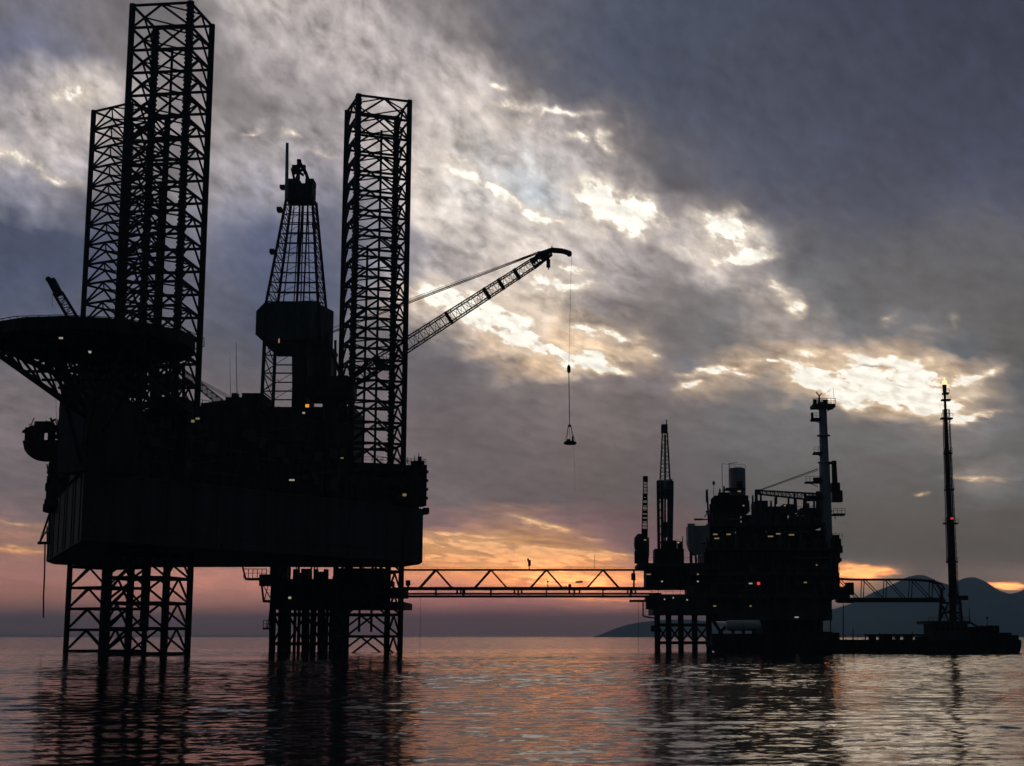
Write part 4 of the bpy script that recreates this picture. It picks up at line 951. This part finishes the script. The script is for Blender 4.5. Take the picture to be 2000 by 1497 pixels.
for i in range(24):
    u = rnd.uniform(1345, 1600); v = rnd.choice((1015, 1040, 1062, 1090, 1112, 1140, 1155, 1185)); cl_.tube(pt(u, v, YP - 1.2), pt(u + rnd.uniform(10, 50), v, YP - 1.2), rnd.uniform(.1, .3), None, 6)
for u, v0, v1 in ((1406, 968, 955), (1414, 968, 950), (1470, 990, 968), (1486, 978, 962), (1506, 990, 978), (1514, 990, 972), (1540, 985, 970), (1552, 985, 965), (1570, 992, 976), (1590, 992, 970), (1396, 985, 970), (1462, 1000, 978)):
    cl_.tube(pt(u, v0, YP + 6), pt(u, v1, YP + 6), .25, .18, 8)
cl_.build_each('equipment_skid', GREY, pr, 'pipe')
for a_, b_, v in ((1272, 1400, 1161), (1400, 1655, 1161), (1385, 1630, 1070), (1352, 1640, 1118), (1465, 1606, 1000), (1248, 1376, 1100)):
    MB().rail([pt(a_, v, YP - 1.8), pt(b_, v, YP - 1.8)], 1.1, .05, 1.5).build('railing', STEEL, pr)
sr = MB()
sr.tube(pt(1236, 1166, YP), pt(1262, 1166, YP), .15); sr.tube(pt(1256, 1176, YP), pt(1256, 1204, YP), .16); sr.tube(pt(1256, 1204, YP), pt(1280, 1208, YP), .16); sr.pbox(1262, 1282, 1166, 1190, YP, 3); sr.pbox(1272, 1282, 1222, 1234, YP+1, 2)
sr.pbox(1605, 1630, 1212, 1230, YP + 4, 2) if False else None
sr.tube(pt(1606, 1200, YP + 4), pt(1606, 1250, YP + 4), .15); sr.tube(pt(1622, 1200, YP + 4), pt(1622, 1250, YP+4), .12); sr.pbox(1600, 1626, 1234, 1237, YP + 3, 3)
sr.pbox(1632, 1665, 1146, 1161, YP + 6, 3); sr.pbox(1655, 1668, 1138, 1162, YP + 6, 3); sr.pbox(1640, 1668, 1168, 1178, YP+6, 3)
sr.build_each('landing', STEEL, pr, 'access_pipe')
for (u, v, m_, w_) in ((1260,1055,LAMP_Y,.5),(1325,1060,LAMP_W,.35),(1400,1052,LAMP_Y,1.0),(1397,1044,LAMP_Y,.9),(1423,1044,LAMP_Y,.9),(1505,1048,LAMP_Y,1.1),(1520,1043,LAMP_Y,.9),(1546,1045,LAMP_Y,1.1),
                   (1444,960,LAMP_Y,.7),(1452,988,LAMP_Y,.35),(1267,1122,LAMP_Y,.9),(1363,1122,LAMP_Y,.4),(1293,1136,LAMP_W,.35),(1363,1136,LAMP_W,.35),(1466,1140,LAMP_W,.7),(1573,1138,LAMP_Y,.6),
                   (1556,1206,LAMP_W,.8),(1396,1184,LAMP_Y,.6),(1466,1184,LAMP_Y,.4),(1595,1104,LAMP_Y,.3),(1533,988,LAMP_Y,.35),(1342,1172,LAMP_W,.3),(1298,1171,LAMP_W,.25),(1315,1168,LAMP_W,.25)):
    lamp(u, v, YP - 3, pr, m_, w_, .26)
lamp(1481.5, 1140, YP - 3, pr, LAMP_R, .6, .6, 'red warning lamp', 'warning_lamp')

# things standing on it
t_ = thing('drilling_mast', tuple(pt(1298, 1095, YP + 6)), 'slim pale drilling mast with boxed middle at the left of the production platform', 'derrick')
m = MB()
for a_, b_ in (((1287, 1085), (1285, 940)), ((1294, 1085), (1293, 940)), ((1311, 1075), (1313, 940)), ((1306, 1075), (1306, 940))):
    for yy in (YP + 4, YP + 8): m.tube(pt(*a_, yy), pt(*b_, yy), .34, None, 6)
for k_ in range(9): m.tube(pt(1286, 1080 - 16*k_, YP+4), pt(1294, 1072 - 16*k_, YP+4), .14); m.tube(pt(1306, 1075 - 16*k_, YP+4), pt(1313, 1067 - 16*k_, YP+4), .14)
m.tube(pt(1299, 1085, YP+6), pt(1299, 850, YP+6), .22); m.tube(pt(1300, 1050, YP+6), pt(1299, 1020, YP+6), .5)
m.build('mast', GREY, t_)
m = MB(); m.lattice(pt(1299, 938, YP+6), pt(1298.5, 845, YP+6), 2.1, 1.1, 12, .12, .05); m.tube(pt(1308, 938, YP+6), pt(1303, 860, YP+6), .1); m.tube(pt(1289, 938, YP+6), pt(1294, 870, YP+6), .08); m.build('upper_mast', GREY, t_)
m = MB(); m.pbox(1284, 1310, 938, 956, YP + 4, 3); m.pbox(1310, 1313.5, 936, 985, YP + 4, 4); m.pbox(1288, 1309, 956, 974, YP + 5.5, 2); m.build('windwall', PALE, t_)
m = MB(); m.pbox(1292, 1304, 829, 845, YP + 5, 2); m.tube(pt(1301.5, 830, YP+6), pt(1302, 820, YP+6), .12); m.build('crown_block', GREY, t_)
m = MB(); m.pbox(1279, 1336, 1072, 1102, YP + 3, 8); m.pbox(1294, 1322, 1056, 1074, YP + 3, 7); m.pbox(1283, 1294, 1080, 1095, YP+2, 3); m.pbox(1325, 1333, 1058, 1074, YP+3, 4); m.tube(pt(1333, 1074, YP+4), pt(1333, 1048, YP+4), .1); m.build('substructure', STEEL, t_)

t_ = thing('pedestal_crane', tuple(pt(1257, 1100, YP + 2)), 'slender crane with banded upright boom at the left end of the production platform', 'crane', 'cranes on the production platform')
MB().tube(pt(1259, 1106, YP+2), pt(1259, 1080, YP+2), .9, None, 12).build('pedestal', STEEL, t_)
m = MB(); m.lathe(pt(1251, 1080, YP+2), [(.4,0),(1.25,.6),(1.4,1.8),(1.3,3.2),(.6,4.)], 14); m.pbox(1254, 1268, 1050, 1088, YP + 1, 2.6); m.pbox(1240, 1262, 1076, 1100, YP + 1, 3); m.pbox(1254, 1265, 1034, 1052, YP+1.5, 1.6); m.build('machinery_house', STEEL, t_)
m = MB(); m.lattice(pt(1259, 1040, YP+2), pt(1260.5, 940, YP+2), 1.15, .75, 16, .09, .05)
for v_ in (985, 975, 1000, 1008, 1016, 968): m.box(pt(1260, v_, YP+2), (1.0, .8, .5))
m.build('boom', GREY, t_)
MB().box(pt(1260.5, 936, YP+2), (1.05, .9, 1.2)).build('boom_head', STEEL, t_)

t_ = thing('pedestal_crane', tuple(pt(1600, 1000, YP + 5)), 'crane with level lattice boom resting left of the tall white column', 'crane', 'cranes on the production platform')
m = MB(); m.lattice(pt(1482, 962, YP+5), pt(1603, 972, YP+5), .8, 1.5, 16, .15, .08); m.build('boom', GREY, t_)
m = MB(); m.tube(pt(1477, 958, YP+5), pt(1477, 985, YP+5), .35); m.box(pt(1480, 961, YP+5), (1.1, 1, 1.)); m.tube(pt(1516, 970, YP+5), pt(1516, 985, YP+5), .25); m.tube(pt(1554, 972, YP+5), pt(1556, 1000, YP+5), .2); m.pbox(1571, 1576, 963, 1000, YP+5, .6); m.pbox(1575, 1600, 968, 978, YP+5, 2); m.tube(pt(1598, 1002, YP+5), pt(1598, 960, YP+5), .5); m.build_each('boom_rest', STEEL, t_)
m = MB(); m.tube(pt(1484, 957, YP+5), pt(1598, 916, YP+5), .09, None, 5); m.tube(pt(1484, 959, YP+5), pt(1598, 919, YP+5), .06, None, 5); m.build('pendant_rope', ROPE, t_)

t_ = thing('storage_silo', tuple(pt(1441, 968, YP + 8)), 'upright pale cylindrical silo with ladder frame on the platform roof', 'silo')
a_ = pt(1441, 970, YP+8); b_ = pt(1441, 916, YP+8)
MB().lathe(a_, [(1.75,0),(1.75,(b_-a_).z),(1.5,(b_-a_).z+.15),(.3,(b_-a_).z+.35)], 24).build('silo_shell', PALE, t_, False)
m = MB(); m.tube(pt(1411, 970, YP+7), pt(1410, 906, YP+7), .06); m.tube(pt(1424, 970, YP+7), pt(1424, 905, YP+7), .08); m.tube(pt(1424, 906, YP+7), pt(1440, 904, YP+7), .06); m.tube(pt(1410, 906, YP+7), pt(1424, 908, YP+7), .03)
m.pbox(1418, 1456, 953, 957, YP + 5, 3); m.pbox(1440, 1450, 940, 955, YP+5.5, 1); m.rail([pt(1426, 915, YP+6.5), pt(1456, 915, YP+6.5)], .8, .04, 1.); m.pbox(1404, 1426, 962, 972, YP+5, 2); m.build('ladder_frame', STEEL, t_)

t_ = solo((lambda m: (m.pbox(1344, 1386, 1027, 1060, YP + 1, 6), m.prism([pt(u, v, YP + 1) for u, v in ((1344,1060),(1386,1060),(1378,1078),(1358,1084),(1348,1074))], (0, 5, 0)), m.box(pt(1350, 1026, YP+3), (1.5,1,.6)), m)[-1])(MB()), 'hopper_bin', PALE, tuple(pt(1365, 1080, YP + 3)), 'bluish grey square bin with tapered bottom at the upper left of the platform', 'bin')
t_ = solo((lambda m: (m.tube(pt(1384, 1022, YP+4), pt(1381, 956, YP+4), .22, .18), m.box(pt(1380.5, 970, YP+4), (.45,.45,2.6)), m.tube(pt(1378, 1000, YP+4), pt(1392, 1000, YP+4), .2), m.box(pt(1394, 944, YP+4), (.5,.4,.7)), m.tube(pt(1394, 1000, YP+4), pt(1394, 940, YP+4), .05), m.tube(pt(1376,1010,YP+4), pt(1396,985,YP+4), .12), m.tube(pt(1388,1022,YP+4), pt(1388,985,YP+4), .3), m)[-1])(MB()), 'aerial_mast', STEEL, tuple(pt(1384, 1022, YP + 4)), 'short dark aerial mast left of the pale silo', 'antenna')

t_ = thing('vent_column', tuple(pt(1617, 1165, YP + 6)), 'tall pale tubular column with side balconies and rooftop antennas', 'tower')
m = MB(); A = pt(1620, 1165, YP+6); z = [A.z, zat(1000, YP+6), zat(905, YP+6), zat(905, YP+6)+.01, zat(800, YP+6), zat(786, YP+6)]
sx = (pt(1607, 800, YP+6) - pt(1620, 1165, YP+6)).x / (z[4] - z[0])
def cx_(zz): return Vector((A.x + sx*(zz - z[0])*.35 - .25, YP + 6, zz))
for z0_, z1_, r0_, r1_ in ((z[0], z[1], 1.35, 1.25), (z[1], z[2], 1.25, 1.15), (z[2], z[4], 1.0, .85), (z[4], z[5], .9, .8)): m.tube(cx_(z0_), cx_(z1_), r0_, r1_, 20)
for zz in (z[1], z[2], (z[2]+z[4])/2): m.tube(cx_(zz), cx_(zz + .25), 1.45, None, 20)
m.build('column', PALE, t_, False)
m = MB(); m.pbox(1588, 1632, 789, 795, YP + 4, 4.5); m.rail([pt(1588, 789, YP+4), pt(1632, 789, YP+4)], 1.2, .07, .9); m.tube(pt(1590,795,YP+4), pt(1602,803,YP+6), .12); m.tube(pt(1630,795,YP+4), pt(1616,803,YP+6), .12)
m.tube(pt(1600, 789, YP+5), pt(1600, 772, YP+5), .3, .15); m.tube(pt(1600, 774, YP+5), pt(1594, 766, YP+5), .13); m.tube(pt(1600, 774, YP+5), pt(1605, 769, YP+5), .12); m.tube(pt(1629, 789, YP+5), pt(1628, 760, YP+5), .04)
m.box(pt(1592, 785, YP+5), (.7,.5,1.)); m.box(pt(1612, 785, YP+5), (1.,.5,.9)); m.build('top_platform', STEEL, t_)
for (u0, u1, v_, th) in ((1586, 1602, 819, 5), (1590, 1606, 885, 4), (1574, 1605, 942, 3), (1592, 1605, 1006, 6), (1588, 1606, 975, 4), (1628, 1651, 1005, 4)):
    m = MB(); m.pbox(u0, u1, v_ - th/2, v_ + th/2, YP + 5, 2.4); m.tube(pt(u0 + 2, v_, YP + 6), pt((u0+u1)/2 + (8 if u0 < 1600 else -8), v_ + 9, YP + 6), .09); m.rail([pt(u0, v_ - th/2, YP+5), pt(u1, v_ - th/2, YP+5)], 1.1, .055, .8)
    m.build('balcony', STEEL, t_)
m = MB(); m.pbox(1585, 1589, 806, 820, YP+5, 1); m.pbox(1590, 1604, 933, 944, YP + 5.2, 1.6); m.pbox(1596, 1604, 995, 1010, YP+5.2, 1.6)
m.build_each('junction_box', STEEL, t_)
m = MB(); m.pbox(1626, 1634, 900, 942, YP + 6, 1.2); m.pbox(1625, 1641, 943, 960, YP + 5, 2.2); m.pbox(1627, 1646, 958, 980, YP + 5, 2.4); m.tube(pt(1632, 900, YP+6), pt(1635, 945, YP+6), .15); m.pbox(1620, 1634, 902, 906, YP+5, 1.5)
m.pbox(1628, 1643, 1052, 1066, YP+6, 2); m.pbox(1626, 1646, 1066, 1080, YP+5.6, 2.6); m.pbox(1630, 1641, 1080, 1090, YP+6, 2); m.rail([pt(1626, 1052, YP+5.6), pt(1646, 1052, YP+5.6)], 1., .05, .7); m.pbox(1622, 1640, 1045, 1100, YP + 6, 2.5); m.pbox(1624, 1644, 1090, 1097, YP+5, 2); m.build('ladder_cage', STEEL, t_)

# ================================================================== FLARE TOWER
YF = 352.
t_ = thing('flare_tower', tuple(pt(1860, 1218, YF)), 'slender flare tower with a small gas flame at its tip on the far right', 'tower')
base_ = pt(1862, 1218, YF); topp = pt(1844.5, 752, YF)
def fx(v): return pt(1862 + (1844.5 - 1862)*(1218 - v)/(1218 - 752), v, YF)
m = MB(); m.tube(fx(1218), fx(1010), .80, .70, 14); m.tube(fx(1010), fx(880), .62, .55, 12); m.tube(fx(880), fx(800), .5, .42, 12); m.tube(fx(800), fx(768), .3, None, 10); m.tube(fx(768), fx(752), .42, .5, 10)
m.tube(fx(1180) + Vector((.95,0,0)), fx(880) + Vector((.75,0,0)), .14); m.tube(fx(1100) + Vector((-.9,.3,0)), fx(800) + Vector((-.5,.3,0)), .1)
m.build('stack', STEEL, t_, False)
m = MB(); m.lattice(fx(1210) + Vector((.55,0,0)), fx(800) + Vector((.4,0,0)), 1.5, .9, 60, .07, .045); m.build('ladder_cage', STEEL, t_)
for v_, w_ in ((1163, 2.2), (1098, 2.4), (1023, 3.2), (957, 2.), (886, 1.8), (818, 2.6), (782, 2.0), (769, 1.4)):
    m = MB(); c = fx(v_) + Vector((.2, 0, 0)); m.box(c, (w_, 1.6, .35)); m.rail([c + Vector((-w_/2,-.8,.17)), c + Vector((w_/2,-.8,.17))], .9, .04, .6)
    m.build('service_platform', STEEL, t_)
m = MB(); m.box(fx(1168) + Vector((2.2,0,0)), (2.4, 1.4, 1.)); m.build('service_platform', STEEL, t_)
m = MB()
for yy in (-3, 3):
    m.tube(pt(1835, 1216, YF + yy), pt(1840, 1150, YF + yy*.6), .35); m.tube(pt(1879, 1216, YF + yy), pt(1874, 1165, YF + yy*.6), .3)
    for v_ in (1178, 1197): m.tube(pt(1836, v_, YF + yy), pt(1878, v_, YF + yy), .22)
    m.tube(pt(1835, 1214, YF+yy), pt(1852, 1180, YF+yy), .2); m.tube(pt(1853, 1214, YF+yy), pt(1838, 1180, YF+yy), .18); m.tube(pt(1835, 1180, YF+yy), pt(1878, 1214, YF+yy), .15)
    for u in (1832, 1885): m.tube(pt(u, 1216, YF + yy), Vector((pt(u, 1216, YF+yy).x, YF + yy, -5)), .5)
m.build('tripod_base', STEEL, t_)
m = MB()
for (dx_, r_, h_) in ((0, .38, 1.3), (-.35, .22, .9), (.4, .25, 1.0), (.1, .2, 1.8)): m.lathe(fx(752) + Vector((dx_, 0, .05)), [(.05,0),(r_,h_*.25),(r_*.75,h_*.55),(r_*.3,h_*.85),(.02,h_)], 10)
m.build('flame', FLAME, t_)
lamp(1859.5, 1013, YF - 2, t_, LAMP_R, .55, .35, 'red warning lamp', 'warning_lamp')

# ================================================================== BARGE and what lies on it
YB = 302.
t_ = thing('work_barge', (pt(1680, 1276, YB).x, YB + 9, 0), 'long low black work barge moored in front of the platform legs', 'barge')
xl, xr = pt(1392, 1262, YB).x, pt(1992, 1262, YB).x
m = MB(); zd = zat(1250, YB)
m.prism([(xl, YB, zd), (xr + .3, YB, zd), (xr + .3, YB, zd - 1.2), (xr - .4, YB, -.8), (xl + 3, YB, -.8), (xl, YB, zd - 1.2)], (0, 16, 0))
m.box(((xl+xr)/2, YB - .12, zd - .3), (xr - xl, .24, .3)); m.build('barge_hull', STEEL, t_)
m = MB(); rnd = random.Random(5)
m.rail([(xl + 1, YB + .3, zd), (pt(1812, 1250, YB).x, YB + .3, zd)], .95, .05, 2.2)
for u, h_ in ((1647, 70), (1666, 22), (1690, 12), (1717, 14), (1746, 14), (1765, 12), (1782, 16)): m.tube(pt(u, 1250, YB+1), pt(u, 1250 - h_, YB+1), .12, .08)
for u in (1700, 1722, 1731, 1752, 1768, 1791, 1800): m.pbox(u, u + rnd.uniform(6, 14), 1250 - rnd.uniform(5, 12), 1250, YB + 3, 2)
m.pbox(1694, 1812, 1239, 1243, YB + 8, 3)
m.build('deck_gear', STEEL, t_)
m = MB(); m.pbox(1822, 1890, 1219, 1250, YB + 3, 8); m.pbox(1812, 1897, 1213, 1219, YB + 2, 10); m.rail([pt(1814, 1213, YB+2), pt(1895, 1213, YB+2)], .7, .05, 1.); wh = m.build('wheelhouse', GREY, t_)
m = MB()
for i in range(6): MB().pbox(1828 + i*10, 1834 + i*10, 1226, 1232, YB + 2.9, .2).build('window', GLASS, wh)
m = MB()
for a in ((1897,1235,1925,1225,9),(1925,1222,1952,1250,10),(1918,1230,1934,1250,8),(1952,1236,1976,1250,9),(1976,1241,1990,1250,8),(1897,1240,1918,1250,7),(1935,1226,1948,1232,10)): m.pbox(a[0], a[2], min(a[1],a[3]), 1250, YB + 2 + a[4]*.3, a[4]*.6)
m.tube(pt(1893, 1215, YB+4), pt(1922, 1232, YB+4), .2); m.tube(pt(1893, 1188, YB+4), pt(1893, 1216, YB+4), .08); m.tube(pt(1916, 1250, YB+4), pt(1918, 1222, YB+4), .3); m.tube(pt(1928, 1224, YB+4), pt(1928, 1204, YB+4), .06); m.box(pt(1928, 1207, YB+4), (.4,.3,.4))
m.build('winch_house', STEEL, t_)
m = MB(); m.pbox(1392, 1495, 1238, 1250, YB + 6, 8); m.pbox(1500, 1640, 1236, 1250, YB + 7, 7); m.pbox(1495, 1598, 1205, 1238, YB + 12, 3) if False else None; m.build('deck_store', STEEL, t_)
t_ = thing('horizontal_tank', tuple(pt(1451, 1240, YB + 6)), 'pale horizontal cylindrical tank lying under the production platform', 'tank')
a_ = pt(1418, 1222, YB + 8); b_ = pt(1485, 1222, YB + 8); Lx = (b_ - a_).x
MB().lathe(a_, [(.3,-.1),(.8,.02),(1.02,.25),(1.05,.5),(1.05,Lx-.5),(1.02,Lx-.25),(.8,Lx-.02),(.3,Lx+.1)], 24, (1,0,0)).build('tank_shell', WHITE, t_, True)
m = MB()
for f_ in (.2, .5, .8): MB().box(a_ + Vector((Lx*f_, 0, -1.25)), (.5, 2., 1.)).build('saddle', STEEL, t_)

# ------------------------------------------------------------------ haze over the sea
def haze():
    m = D.materials.new('haze'); m.use_nodes = True; T = NT(m.node_tree)
    v = T.new('ShaderNodeVolumePrincipled'); v.inputs['Color'].default_value = (.41, .72, 1.0, 1)
    v.inputs['Density'].default_value = 1.15e-4; v.inputs['Anisotropy'].default_value = .45
    o = T.new('ShaderNodeOutputMaterial'); T.l.new(v.outputs[0], o.inputs['Volume'])
    me = D.meshes.new('haze'); s_ = 27000
    vs = [(x, y, z) for z in (-9, 330) for y in (-2600, s_) for x in (-s_, s_)]
    me.from_pydata(vs, [], [(0,2,3,1),(4,5,7,6),(0,1,5,4),(2,6,7,3),(0,4,6,2),(1,3,7,5)]); me.materials.append(m)
    h = D.objects.new('haze', me); COL.objects.link(h); tag(h, 'thin bluish haze over the sea', kind='stuff')
haze()
